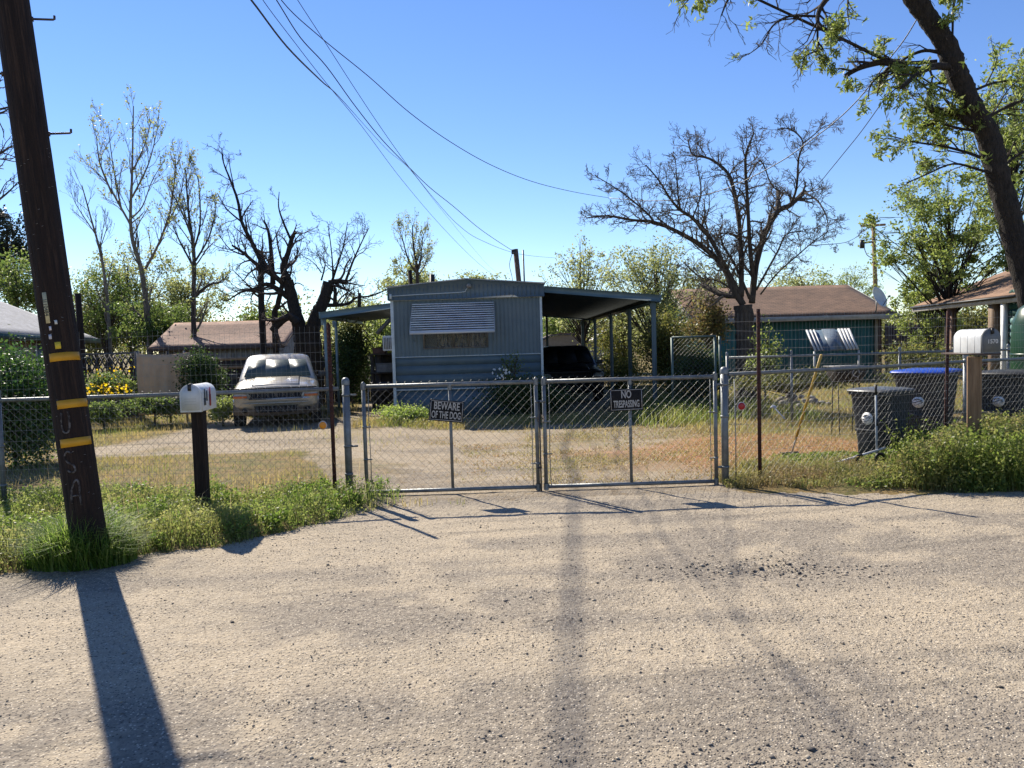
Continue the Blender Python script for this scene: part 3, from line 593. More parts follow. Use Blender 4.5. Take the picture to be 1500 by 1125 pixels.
def porch_house():
    Y=19.4; g=hz(13,19); X0=at(1475,500,Y)[0]
    root=empty('log_house',(X0,Y,g),label='green log-sided house with a tan roofed porch at the right edge',cat='house')
    GR=mat('green log siding',(.012,.06,.045),(.02,.08,.06),scale=3,rough=.7)
    q_=radians(-34); R_=rz(q_); o_=np.array([X0+.02,Y,0]); W_=lambda x,y,z: R_@np.array([x,y,0])+o_+[0,0,z]
    m=MB(); z=g
    while z<2.45:
        m.tube([W_(.10,.05,z+.085),W_(5,.05,z+.085)],.09,10); m.tube([W_(.10,.12,z+.085),W_(.10,6,z+.085)],.09,10); z+=.165
    m.box(W_(2.6,3.1,(g+2.45)/2),(4.9,5.9,2.45-g),R_); m.build('wall',GR,root)
    m=MB(); z=.98
    for k,(z,l) in enumerate([(.98,.12),(1.16,.20),(1.33,.22),(1.50,.22),(1.68,.14),(1.84,.05)]): m.tube([(X0+.02,Y-.16,z-.02),(X0+.34,Y-.16,z-.02)],.075,12)
    m.build('log_end',mat('pale teal log ends',(.13,.24,.23),(.09,.18,.17),rough=.6),root)
    A=at(1338,448,25.6); B=at(1492,430,Y-.6); C=np.array([B[0]+3.3,B[1],B[2]+1.15]); D=np.array([A[0]+3.3,A[1],A[2]+1.15])
    roofslab('roof',[A,B,C,D],shingle('tan porch shingles',(.31,.185,.115),(.23,.14,.09)),root,.05)
    m=MB(); d=B-A; m.loft([[A+[-.05,0,-.03],A+[0,0,-.03],A+[0,0,-.20],A+[-.05,0,-.20]],[B+[-.05,0,-.03],B+[0,0,-.03],B+[0,0,-.20],B+[-.05,0,-.20]]]); m.loft([[B+[0,-.05,-.04],B+[0,0,-.04],B+[0,0,-.22],B+[0,-.05,-.22]],[C+[0,-.05,-.04],C+[0,0,-.04],C+[0,0,-.22],C+[0,-.05,-.22]]])
    m.build('fascia',mat('white porch fascia',(.50,.48,.44),(.36,.34,.3),rough=.7),root)
    m=MB(); m.tube([A+[-.09,0,-.06],B+[-.09,0,-.06]],.035,8); m.build('gutter',BLACK,root)
    for px,Yp,w_,mm in ((1396,23.0,.07,mat('brown porch post',(.13,.075,.045),rough=.8)),(1457,20.3,.11,mat('grey brown post',(.20,.14,.09),(.12,.08,.05),rough=.8)),(1471,19.6,.06,WHITE)):
        X=at(px,500,Yp)[0]; t=(A[1]-Yp)/(A[1]-B[1]); zt=A[2]+(B[2]-A[2])*t-.03; m=MB(); m.bb((X-w_,Yp-w_,g),(X+w_,Yp+w_,zt)); m.build('post',mm,root)
    m=MB()
    for z in (.55,.95): m.bb((A[0]+.1,22.95,z),(A[0]+1.2,23.05,z+.1))
    m.build('railing',mat('red brown rail',(.16,.05,.035),rough=.8),root)
porch_house()
def grey_roof_house():
    g=-.3; R0=at(146,499,39); Xr=R0[0]; ez=2.35
    root=empty('cream_house',(Xr,39,g),label='cream house with a grey shingle hip roof and dark green eaves at the left edge',cat='house')
    # long wall recedes away to the right; corner at Xr,39
    a=np.array([-14.4,18.0]); b=np.array([Xr,39.0]); d=(b-a)/np.linalg.norm(b-a); nr=np.array([-d[1],d[0]])  # inward normal (away from the camera)
    CR=mat('cream siding',(.42,.34,.24),(.36,.29,.20),scale=2,rough=.8); m=MB(); Rm=np.column_stack([[d[0],d[1],0],[nr[0],nr[1],0],[0,0,1]]); L=np.linalg.norm(b-a)-.9
    boards(m,(*(a+nr*.6),0),(*(b+nr*.6-d*.9),0),g,2.35,step=.3,th=.03,gap=.012); c=(a+b-d*.9)/2+nr*3.1; m.box([*c,(g+2.35)/2],[L-.05,4.9,2.35-g],Rm); m.build('wall',CR,root)
    ezv=2.42
    E0=np.array([*a,ezv]);E1=np.array([*b,ezv]); E2=np.array([*(b+nr*7),ezv]); r1=np.array([*(b-d*3.1+nr*3.5),4.25]); r0=np.array([*(a+nr*3.5),4.25]); E3=np.array([*(a+nr*7),ezv])
    SH=shingle('grey roof shingles',(.30,.31,.34),(.23,.24,.27))
    roofslab('roof',[E0,E1,r1,r0],SH,root,.06); roofslab('roof',[E1,E2,r1+.001,r1],SH,root,.06); roofslab('roof',[E2,E3,r0,r1],SH,root,.06)
    m=MB(); GE=mat('dark green eaves',(.012,.05,.045),(.02,.06,.055),rough=.6)
    for p,q in ((E0,E1),(E1,E2)):
        e=(q-p)/np.linalg.norm(q-p); o=np.array([e[1],-e[0],0])*.04; m.loft([[p+o,p,p-[0,0,.22],p+o-[0,0,.22]],[q+o,q,q-[0,0,.22],q+o-[0,0,.22]]])
    m.build('fascia',GE,root)
    # windows on the long wall
    def wall_at(px): # intersect pixel column with the wall line
        r=ray(px,510); k=a+nr*.58; M=np.array([[d[0],-r[0]],[d[1],-r[1]]]); s=np.linalg.solve(M,-k); return s[0]
    for p0,p1 in ((51,68),(-30,-8)):
        s0,s1=wall_at(p0),wall_at(p1); c=a+nr*.57+d*(s0+s1)/2; m=MB(); m.box([*c,1.55],[s1-s0,.06,1.2],Rm); fr=m.build('window',WHITE,root); m=MB(); m.box([*(c-nr*.035),1.55],[(s1-s0)*.82,.02,1.04],Rm); m.build('pane',mat('grey pane',(.10,.13,.15),rough=.1),fr)
grey_roof_house()
def old_shed():
    Y=33; g=hz(-12,Y); a=at(232,508,Y); b=at(408,506,Y); ez=(a[2]+b[2])/2; yr=Y+2.4; rzv=2.98
    root=empty('old_shed',(b[0],Y,g),label='old shed with a sagging brown roof and a weathered white board gable',cat='shed')
    x0,x1=a[0],b[0]; SH=shingle('faded brown roof',(.33,.19,.13),(.20,.12,.09))
    roofslab('roof',[(x0-.3,Y-.35,ez),(x1+.35,Y-.35,ez),(x1+.45,yr,rzv),(x0-.3,yr,rzv)],SH,root,.08,sag=.10)
    roofslab('roof',[(x1+.35,yr+2.7,ez),(x0-.3,yr+2.7,ez),(x0-.3,yr,rzv),(x1+.45,yr,rzv)],SH,root,.08,sag=.08)
    WW=mat('flaking white boards',(.36,.35,.32),(.18,.165,.145),scale=3,rough=.9,stretch=(4,4,.5))
    m=MB(); boards(m,(x0,Y,0),(x1,Y,0),g,ez-.06,step=.2,th=.03); m.bb((x0,Y+.04,g),(x1-.04,Y+4.7,ez-.1))
    n=22
    for i in range(n):
        y=Y+.05+i*4.7/n; yc=y+.1; z=ez-.1+(rzv-ez)*(1-abs(yc-yr)/2.4); m.bb((x1-.03,y,g),(x1,y+4.7/n-.008,max(z,ez-.3)))
    m.build('wall',WW,root)
    m=MB(); m.bb((x0-.3,Y-.40,ez-.15),(x1+.35,Y-.36,ez-.02)); m.prism([(Y-.4,ez-.12),(yr,rzv-.14),(yr,rzv-.02),(Y-.4,ez-.01)],0,x1+.36,x1+.40); m.prism([(yr,rzv-.14),(yr+2.7,ez-.14),(yr+2.7,ez-.02),(yr,rzv-.02)],0,x1+.40,x1+.44); m.build('fascia',mat('dark rotten fascia',(.06,.045,.038),(.12,.09,.07),rough=.9),root)
old_shed()
def far_shed():
    Y=46; a=at(795,512,Y); b=at(872,510,Y); g=hz(3,Y); root=empty('metal_shed',((a[0]+b[0])/2,Y,g),label='pale low-roofed shed seen under the carport behind the dark vehicle',cat='shed')
    xm=at(822,490,Y)[0]; z1=at(822,491,Y)[2]; z0=at(795,499,Y)[2]; zr=at(871,502,Y)[2]
    m=MB(); m.prism([(a[0],g),(b[0],g),(b[0],zr),(xm+.8,z1-.02),(xm,z1),(xm-.6,z1-.08),(a[0],z0)],1,Y,Y+5); m.build('wall',mat('pale shed wall',(.34,.33,.32),(.27,.26,.25),rough=.7),root)
    m=MB(); pts=[(a[0]-.2,z0-.02),(xm-.6,z1-.04),(xm,z1+.03),(xm+.8,z1+.01),(b[0]+.2,zr-.03)]
    m.prism(pts+[(p[0],p[1]+.10) for p in pts[::-1]],1,Y-.25,Y+5.2); m.build('roof',mat('brown shed roof edge',(.12,.085,.065),(.2,.17,.15),rough=.8),root)
    c=at(890,545,Y); c2=at(885,504,Y)
    Y=44; root=empty('white_shed',(at(905,500,Y)[0],Y,hz(6,Y)),label='white hut with a pale roof behind the carport posts',cat='shed')
    x0,x1=at(880,500,Y)[0],at(918,500,Y)[0]; z=at(900,497,Y)[2]; m=MB(); m.bb((x0,Y,hz(6,Y)),(x1,Y+3,z)); m.build('wall',mat('grey white wall',(.42,.41,.38),(.3,.29,.27)),root)
    zr=at(893,478,Y)[2]; xm=(x0+x1)/2
    m=MB(); m.prism([(x0-.5,z-.1),(xm,zr-.1),(x1+.5,z-.1),(x1+.5,z+.02),(xm,zr),(x0-.5,z+.02)],1,Y-.4,Y+3.2); m.build('roof',mat('pale roof sheet',(.55,.54,.52),(.35,.34,.32),scale=3,rough=.6),root)
far_shed()
# ---------------------------------------------------------------- chain link, welded wire, gates
def frame2(A,B):
    A=np.array(A,float);B=np.array(B,float); L=np.linalg.norm((B-A)[:2]); d=(B-A)/L; return A,B,L,d
def chain(mb,A,B,z0,z1,pitch=.088,r=.0013,zb=0,tw=.006):
    """two sets of diagonal wires filling the panel A-B between heights z0..z1 above the line"""
    A,B,L,d=frame2(A,B); H=z1-z0; nrm=np.array([d[1],-d[0],0]); k=int((L+H)/pitch)+1
    for s in (1,-1):
        for i in range(k+1):
            u=i*pitch; 
            ua,ub=max(0,u-H),min(L,u)
            if ub-ua<.02: continue
            za,zb_=(u-ua),(u-ub)
            if s<0: P=[(ua,H-za),(ub,H-zb_)]
            else: P=[(ua,za),(ub,zb_)]
            a=A+d*P[0][0]+[0,0,z0+P[0][1]]+nrm*tw*s; b=A+d*P[1][0]+[0,0,z0+P[1][1]]-nrm*tw*s
            n=max(2,int(np.linalg.norm(b-a)/.12)); t=np.linspace(0,1,n)[:,None]; Q=a+(b-a)*t
            if n>2: Q[1:-1]+=rng.normal(0,.0028,(n-2,3)); w_=(vnoise(Q[:,0]*2.1,Q[:,2]*2.3,1.0)-.5); e_=np.minimum(1,np.minimum(Q[:,2]-z0,z1-Q[:,2])/.15).clip(0,1); Q+=nrm*(w_*.05*e_)[:,None]; Q[:,2]+=(vnoise(Q[:,0]*1.3+9,Q[:,2]*1.1,1.0)-.5)*.022*e_
            mb.tube(Q,r,3,caps=False)
    # twisted barbs above the rail
    for i in range(int(L/pitch)+1):
        p=A+d*min(L,i*pitch+pitch*.5)+[0,0,z1]; q=rng.uniform(-.3,.3)
        mb.tube([p-d*.016-[0,0,.015],p+[0,0,.015],p+d*.022+nrm*.012*q+[0,0,.036]],r*1.25,3); mb.tube([p+d*.012-[0,0,.012],p+d*.002+[0,0,.018],p+nrm*.012+d*.012+[0,0,.034]],r*1.25,3)
def gpost(root,p,h,r=.032,cap=True,name='post',m=None):
    mb=MB(); p=np.array(p,float); mb.cyl(p-[0,0,.1],p+[0,0,h],r,16); mb.lathe([(r*1.12,-.03),(r*1.12,.01),(r*.95,.03),(r*.55,.045),(.001,.05)],c=p+[0,0,h],k=16) if cap else None
    return mb.build(name,m or GALV,root,smooth=False)
def bands(mb,p,r,zs):
    for z in zs: mb.lathe([(r*1.02,-.012),(r*1.16,-.012),(r*1.16,.012),(r*1.02,.012)],c=np.array(p)+[0,0,z],k=14)
GL=gat(519,722); GL=np.array([-1.73,8.22,0]); GR=np.array([2.30,8.30,0])
gd=(GR-GL)/np.linalg.norm(GR-GL)
def pxX(px,line=(GL,GR)):
    r=ray(px,620); a,b=line; d=b-a; M=np.array([[d[0],-r[0]],[d[1],-r[1]]]); s=np.linalg.solve(M,-a[:2]); return a+d*s[0]
def leaf(px0,px1,label,chainbit):
    A=pxX(px0);B=pxX(px1); A,B,L,d=frame2(A,B); nrm=np.array([d[1],-d[0],0]); z0,z1=.045,1.185
    root=empty('gate',(A+B)/2,label=label,cat='gate',group=None); r=.021
    P=lambda u,z: A+d*u+[0,0,z]
    m=MB(); m.tube([P(r,z0-.02),P(r,z1+.03)],r,12); m.tube([P(L-r,z0-.02),P(L-r,z1+.03)],r,12); m.tube([P(r,z1),P(L-r,z1)],r,12); m.tube([P(r,z0),P(L-r,z0)],r,12)
    for u in (r,L-r):
        for z in (z0,z1): m.lathe([(r*1.3,-.035),(r*1.3,.035)],c=P(u,z),k=12)
        m.lathe([(r,0),(r*.5,.02),(.001,.022)],c=P(u,z1+.03),k=12)
    m.build('frame',GALV,root); m=MB(); m.tube([P(L*.5,z0+.02),P(L*.5,z1-.02)],.017,10); m.lathe([(.024,-.03),(.024,.03)],c=P(L*.5,z1-.03),k=10); m.build('centre_rail',GALV,root)
    m=MB(); chain(m,A+d*.06+nrm*.012,B-d*.06+nrm*.012,z0-.01,z1+.01); m.build('mesh',GALVW,root)
    m=MB(); 
    for u in (.075,L-.075): m.tube([P(u,z0),P(u,z0+.4)+rng.normal(0,.004,3),P(u,z1-.3)+rng.normal(0,.004,3),P(u,z1)],.0045,5)
    m.build('tension_bar',GALV,root)
    m=MB(); bands(m,P(r,0),r,(.4,.75)); bands(m,P(L-r,0),r,(.3,.8)); 
    for z in (.4,.75): m.bb(P(r+.01,z)-.006,P(.085,z)+.006)
    for z in (.3,.8): m.bb(P(L-.085,z)-.006,P(L-r,z)+.006)
    m.build('clamp',GALV,root); return root
g1=leaf(531,789,'left chain-link driveway gate leaf carrying the BEWARE OF THE DOG sign','')
g2=leaf(795,1051,'right chain-link driveway gate leaf carrying the NO TRESPASSING sign','')
# latch and chain where the leaves meet
pm=pxX(792); lt=empty('gate_latch',pm,label='steel fork latch, drop rod and chain holding the two gate leaves shut',cat='latch')
m=MB(); m.bb(pm+[-.045,-.03,.96],pm+[.055,-.018,.985]); m.cyl(pm+[-.045,-.02,.97],pm+[-.045,-.05,.97],.012,8); m.build('fork',GALV,lt)
m=MB(); m.tube([pm+[-.012,-.04,-.03],pm+[-.012,-.04,.98]],.008,8); m.bb(pm+[-.05,-.045,.25],pm+[.0,-.025,.27]); m.build('drop_rod',BLACK,lt)
m=MB()
for k in range(10):
    c=pm+[.03*cos(k*.63),-.035+.004*(k%2),.79+.035*sin(k*.63)]; m.tube([c+[-.009,0,-.009],c+[.009,0,-.009],c+[.009,0,.009],c+[-.009,0,.009],c+[-.009,0,-.009]],.003,4)
m.build('chain',mat('rusty chain',(.12,.06,.04),(.2,.18,.16),rough=.6,metal=.5),lt)
def sign(c_px,Y,wd,h,ang,lines,sizes,offs,name,label,sx=.62):
    c=at(*c_px,Y); root=empty('warning_sign',c,(0,radians(ang),0),label=label,cat='sign'); ABS[root.name]=np.zeros(3)
    m=MB(); m.box((0,0,0),(wd,.004,h)); m.build('plate',mat('black sign plastic',(.008,.008,.010),(.016,.016,.016),scale=20,rough=.75,spec=.15),root,local=True,bevel=.002)
    SW=mat('worn silver lettering',(.42,.41,.39),(.26,.25,.24),scale=25,rough=.5); m=MB(); t=.006; e=.010
    for a,b in (((-wd/2+e,-.0028,h/2-e-t),(wd/2-e,-.0022,h/2-e)),((-wd/2+e,-.0028,-h/2+e),(wd/2-e,-.0022,-h/2+e+t)),((-wd/2+e,-.0028,-h/2+e+t),(-wd/2+e+t,-.0022,h/2-e-t)),((wd/2-e-t,-.0028,-h/2+e+t),(wd/2-e,-.0022,h/2-e-t))): m.bb(a,b)
    m.build('border',SW,root,local=True)
    for s,z,o,x in zip(lines,sizes,offs,sx): text('lettering',s,z,SW,root,(0,-.003,o),(radians(90),0,0),sx=x,bold=.0022)
    m=MB()
    for X in (-wd/2+.012,wd/2-.012): m.tube([(X,-.004,h/2-.012),(X,.012,h/2+.004),(X,.02,h/2-.03)],.0015,4)
    m.build('wire_tie',GALVW,root,local=True)
sign((654,602),8.165,.365,.225,6.0,['BEWARE','OF THE DOG'],[.112,.105],[.048,-.048],'s','black BEWARE OF THE DOG sign hanging tilted on the left gate leaf',sx=[.64,.50])
sign((917.5,585.5),8.20,.355,.235,-1.2,['NO','TRESPASSING'],[.112,.105],[.054,-.048],'s','black NO TRESPASSING sign hanging level on the right gate leaf',sx=[.62,.44])
# fixed fences
def fence_run(name,label,pts,zr,posts,r=.021,z0=.03,first=True,hp=.07,meshname='mesh',pitch=.088,cap=True,postr=.026):
    pts=[np.array(p,float) for p in pts]; root=empty(name,pts[0],label=label,cat='fence'); m=MB()
    m.tube([p+[0,0,zr] for p in pts] if len(pts)>2 else [pts[0]+[0,0,zr],(pts[0]+pts[1])/2+[0,0,zr-.004],pts[1]+[0,0,zr]],r,10); m.build('top_rail',GALV,root)
    m=MB()
    for a,b in zip(pts[:-1],pts[1:]): chain(m,a,b,z0,zr+.01,pitch)
    m.build(meshname,GALVW,root)
    for p in posts: gpost(root,p,zr+hp if cap else zr-.02,postr)
    return root
def on(px,line,py=620): return pxX(px,line)
# left fence: from the gate post out of the frame
FL0=np.array([-1.86,8.22,0]); FL1=np.array([-5.22,7.8,0]); FL2=np.array([-8.6,7.35,0])
fl=fence_run('chain_link_fence','galvanised chain-link fence left of the gates behind the white mailbox',[FL0,FL1,FL2],1.17,[FL1,FL2,])
m=MB(); u=(FL1-FL0)/np.linalg.norm(FL1-FL0); m.tube([FL0+u*.07+[0,0,.03],FL0+u*.07+[0,0,1.15]],.006,5); bands(m,FL1,.026,(.3,.7)); m.build('tension_bar',GALV,fl)
gp=empty('gate_post',GL+[-.04,0,0],label='round steel gate post with dome cap left of the gates',cat='post'); gpost(gp,GL+[-.05,0,0],1.24,.039); m=MB(); bands(m,GL+[-.05,0,0],.039,(.25,.55,1.1)); 
for z in (.55,1.1): m.bb(GL+[-.02,-.02,z-.01],GL+[.06,.0,z+.01])
m.build('hinge',GALV,gp)
GRP=pxX(1061.5); gp=empty('gate_post',GRP,label='round steel gate post with dome cap right of the gates',cat='post'); gpost(gp,GRP,1.24,.039); m=MB(); bands(m,GRP,.039,(.2,.75,1.1))
for z in (.2,1.1): m.bb(GRP+[-.10,-.02,z-.012],GRP+[-.03,.0,z+.012])
m.build('hinge',GALV,gp)
FR0=GRP+[.045,0,0]; FR1=at(1300,600,9.12); FR1[2]=0; FR2=at(1414,600,10.0); FR2[2]=0; FR3=at(1560,600,10.6); FR3[2]=0
fr_=fence_run('chain_link_fence','galvanised chain-link fence right of the gates in front of the bins',[FR0,FR1,FR2,FR3],1.205,[FR2,FR3],postr=.03)
m=MB(); m.tube([FR0+[.07,0,.03],FR0+[.075,.005,.5],FR0+[.065,0,1.2]],.006,5); m.build('tension_bar',GALV,fr_)
def tpost(root,p,h,lean=(0,0)):
    p=np.array(p,float); d=np.array([lean[0],lean[1],1.0]); m=MB(); top=p+d*h; bot=p-[0,0,.1]
    def bar(w_,t,off): m.loft([[bot+off+[-w_,-t,0],bot+off+[w_,-t,0],bot+off+[w_,t,0],bot+off+[-w_,t,0]],[top+off+[-w_,-t,0],top+off+[w_,-t,0],top+off+[w_,t,0],top+off+[-w_,t,0]]])
    bar(.020,.004,np.array([0,-.006,0])); bar(.0045,.016,np.array([0,.014,0]))
    z=.15
    while z<h: c=p+d*z; m.bb(c+[-.012,-.016,0],c+[.012,-.010,.02]); z+=.055
    m.build('post',RUST,root)
def welded(root,A,B,z0,z1,sx=.0508,sz=.1016,r=.0011):
    A,B,L,d=frame2(A,B); nrm=np.array([d[1],-d[0],0]); m=MB(); nz=int((z1-z0)/sz)
    n=max(3,int(L/.35)); t=np.linspace(0,L,n)
    for j in range(nz+1):
        Q=A+d*t[:,None]+np.array([0,0,z0+j*sz]); Q[:,2]+=rng.normal(0,.004,n)+.010*np.sin(t*2.1+j*.7); Q+=nrm*(.012*np.sin(t*1.3+j))[:,None]; m.tube(Q,r*1.25,3,caps=False)
    for i in range(int(L/sx)+1):
        p=A+d*i*sx; k=6; zz=np.linspace(z0,z1,k); m.tube(np.stack([p+np.array([0,0,z])+nrm*.008*sin(z*3+i*.2) for z in zz]),r*.8,3,caps=False)
    return m.build('wire_mesh',WIREM,root)
TL=at(487,620,8.12); TL[2]=0
WL=[TL+[0,.03,0],FL1+[0,-.05,0]+[0,.0,0],FL2+[0,-.06,0]]
wf=empty('wire_fence',TL,label='tall welded-wire mesh on a rusty T-post along the left fence',cat='fence'); tpost(wf,TL,1.86)
welded(wf,TL+[0,.02,0],FL1+[0,-.06,0],.05,1.84); welded(wf,FL1+[0,-.06,0],FL2+[0,-.06,0],.05,1.84)
TR=at(1096,620,8.72); TR=np.array([TR[0],8.33,0]); TR2=at(1384,600,9.72); TR2[2]=0
wf=empty('wire_fence',TR,label='tall welded-wire mesh on two rusty T-posts along the right fence',cat='fence'); tpost(wf,TR,1.90); tpost(wf,TR2,1.86,(.022,0))
welded(wf,GRP+[.02,-.045,0],FR1+[0,-.05,0],.35,1.86); welded(wf,FR1+[0,-.05,0],TR2+[0,-.03,0],.35,1.84); welded(wf,TR2+[0,-.03,0],FR3+[0,-.05,0],.35,1.84)
def reflector(px,py,Y,col,label):
    c=at(px,py,Y); root=empty('reflector',c,label=label,cat='reflector'); m=MB(); m.lathe([(.001,0),(.040,0),(.046,.006),(.046,.012),(.001,.012)],c=c+[0,.006,0],R=rx(radians(90)),k=24); m.build('rim',mat('white reflector rim',(.45,.42,.40)),root)
    m=MB(); m.lathe([(.001,.018),(.025,.0165),(.038,.013),(.038,.008)],c=c+[0,.004,0],R=rx(radians(90)),k=24); m.build('lens',mat('lens '+label,col,tuple(v*.7 for v in col),scale=60,rough=.3),root,smooth=True)
reflector(473,623,8.10,(.85,.30,.02),'round orange reflector wired to the mesh beside the left T-post')
reflector(1086,595,8.27,(.35,.005,.01),'round red reflector wired to the mesh beside the right T-post')
# neighbour's fence behind the right yard
B0=at(1066,600,15.3);B0[2]=hz(4,15); B1=at(1540,600,15.6);B1[2]=hz(10,15)
bf=fence_run('chain_link_fence','back chain-link fence with a bright top rail across the right yard',[B0,(B0+B1)/2,B1],1.37,[B0,at(1318,600,15.45)*[1,1,0]+[0,0,hz(7,15)],at(1160,600,15.36)*[1,1,0]+[0,0,hz(5,15)],at(1476,600,15.6)*[1,1,0]+[0,0,hz(5,15)]],r=.024,pitch=.1)
gA=at(986,600,17.6);gB=at(1050,600,17.6); g_=hz(4,17.6); zt=at(1020,493.5,17.6)[2]
gt=empty('walk_gate',(gA[0],gA[1],g_),label='tall pipe-framed chain-link gate standing open between carport and tree',cat='gate'); m=MB(); 
for X in (gA[0],gB[0]-.02,gB[0]+.09): m.cyl((X,17.6,g_),(X,17.6,zt),.03,10)
m.tube([(gA[0],17.6,zt),(gB[0],17.6,zt+.01)],.022,8); m.tube([(gA[0],17.6,g_+.1),(gB[0],17.6,g_+.1)],.022,8); m.build('frame',mat('grey green pipe',(.10,.14,.13),(.06,.09,.085),rough=.5,metal=.3),gt)
m=MB(); chain(m,(gA[0],17.6,0),(gB[0]-.02,17.6,0),g_+.1,zt,pitch=.1,r=.0018); m.build('mesh',GALVW,gt)
# left back yard: dark board fence, lattice, canvas screen
def board_fence():
    Y=25.5; a=at(262,520,Y); b=at(560,520,Y+1); g=hz(-8,Y); z=at(340,527,Y)[2]
    root=empty('board_fence',(b[0],Y,g),label='dark weathered board fence running behind the pickup',cat='fence'); m=MB(); boards(m,(a[0],Y,0),(b[0],Y+1,0),g,z,step=.15,th=.025,jit=.05); m.build('board',FENCEW,root)
    m=MB(); m.bb((a[0],Y+.03,z-.3),(a[0]+3.5,Y+.1,z-.2)); m.bb((a[0]+.2,Y-.06,z-.02),(a[0]+3.0,Y+.1,z+.07)); m.build('rail',mat('tan top rail',(.28,.19,.11),(.18,.12,.07)),root)
board_fence()
def lattice():
    Y=21.5; a=at(108,520,Y); b=at(197,516,Y-.4); g=hz(-11,Y); z1=at(150,520,Y)[2]; z0=at(150,566,Y)[2]
    root=empty('lattice_fence',(b[0],Y,g),label='black diamond lattice fence panel left of the tan screen',cat='fence'); A=np.array([a[0],Y,0]);B=np.array([b[0],Y-.3,0]); A,B,L,d=frame2(A,B); H=z1-z0; m=MB(); p=.16; sl_=1.7
    for s in (1,-1):
        for i in range(int((L+H/sl_)/p)+1):
            u=i*p; pts=[]
            ua=max(0,u-H/sl_); ub=min(L,u)
            if ub-ua<.02: continue
            za,zb=(u-ua)*sl_,(u-ub)*sl_
            if s<0: za,zb=H-za,H-zb
            P=A+d*ua+[0,-.01*s,z0+za]; Q=A+d*ub+[0,-.01*s,z0+zb]; m.tube([P,Q],.022,4)
    m.build('lattice',mat('black lattice',(.012,.012,.012),(.03,.028,.026)),root)
    m=MB(); m.bb((A[0],Y-.04,z1),(B[0],Y+.02,z1+.06)); m.bb((B[0]-.02,Y-.4,g),(B[0]+.08,Y-.28,z1+.08)); m.bb((A[0],Y-.02,g),(B[0],Y+.02,z0)); m.build('frame',mat('dark lattice frame',(.05,.05,.048),(.1,.095,.09)),root)
    return
lattice()
def screen():
    Y=19.5; a=at(198,515,Y); b=at(262,515,Y); g=hz(-9,Y); z=at(230,517,Y)[2]; root=empty('fabric_screen',(b[0],Y,g),label='tan canvas screen stretched on posts left of the dark bush',cat='screen')
    nx,nz=40,14; V=[];q=[]
    for j in range(nz+1):
        for i in range(nx+1):
            u=i/nx; v=j/nz; x=a[0]+(b[0]+.3-a[0])*u; zz=g+.25+(z-g-.25)*v-.05*sin(pi*u)*v; V.append((x,Y+.05*sin(u*9+v*2)+.02*sin(u*31)+.03*sin(v*7),zz))
    for j in range(nz):
        for i in range(nx): k=j*(nx+1)+i; q.append([k,k+1,k+nx+2,k+nx+1])
    m=MB(); m.add(V,q=q); o=m.build('canvas',mat('tan canvas',(.50,.34,.22),(.40,.27,.17),scale=3,rough=.95,c3=(.34,.27,.2),s3=1),root,smooth=True); s=o.modifiers.new('s','SOLIDIFY'); s.thickness=.004
    for px in (199,243,268):
        X=at(px,540,Y)[0]; m=MB(); m.cyl((X,Y+.12,g),(X,Y+.12,z+.04),.03,8); m.build('post',mat('thin dark post',(.04,.035,.03)) if px==243 else GALV,root)
screen()

def brown_fence():
    Y=34.5; a=at(1296,500,Y); b=at(1500,500,Y); g=hz(16,Y); root=empty('board_fence',(a[0],Y,g),label='red brown board fence seen between the teal house and the porch',cat='fence'); m=MB(); boards(m,(a[0],Y,0),(b[0],Y+.4,0),g,2.0,step=.16,th=.025,jit=.06); m.build('board',mat('red brown fence boards',(.13,.075,.05),(.085,.055,.04),scale=3,rough=.9),root); m=MB()
    for z in (.4,1.5): m.bb((a[0],Y+.03,z),(b[0],Y+.09,z+.1))
    m.build('rail',DKWOOD,root)
brown_fence()
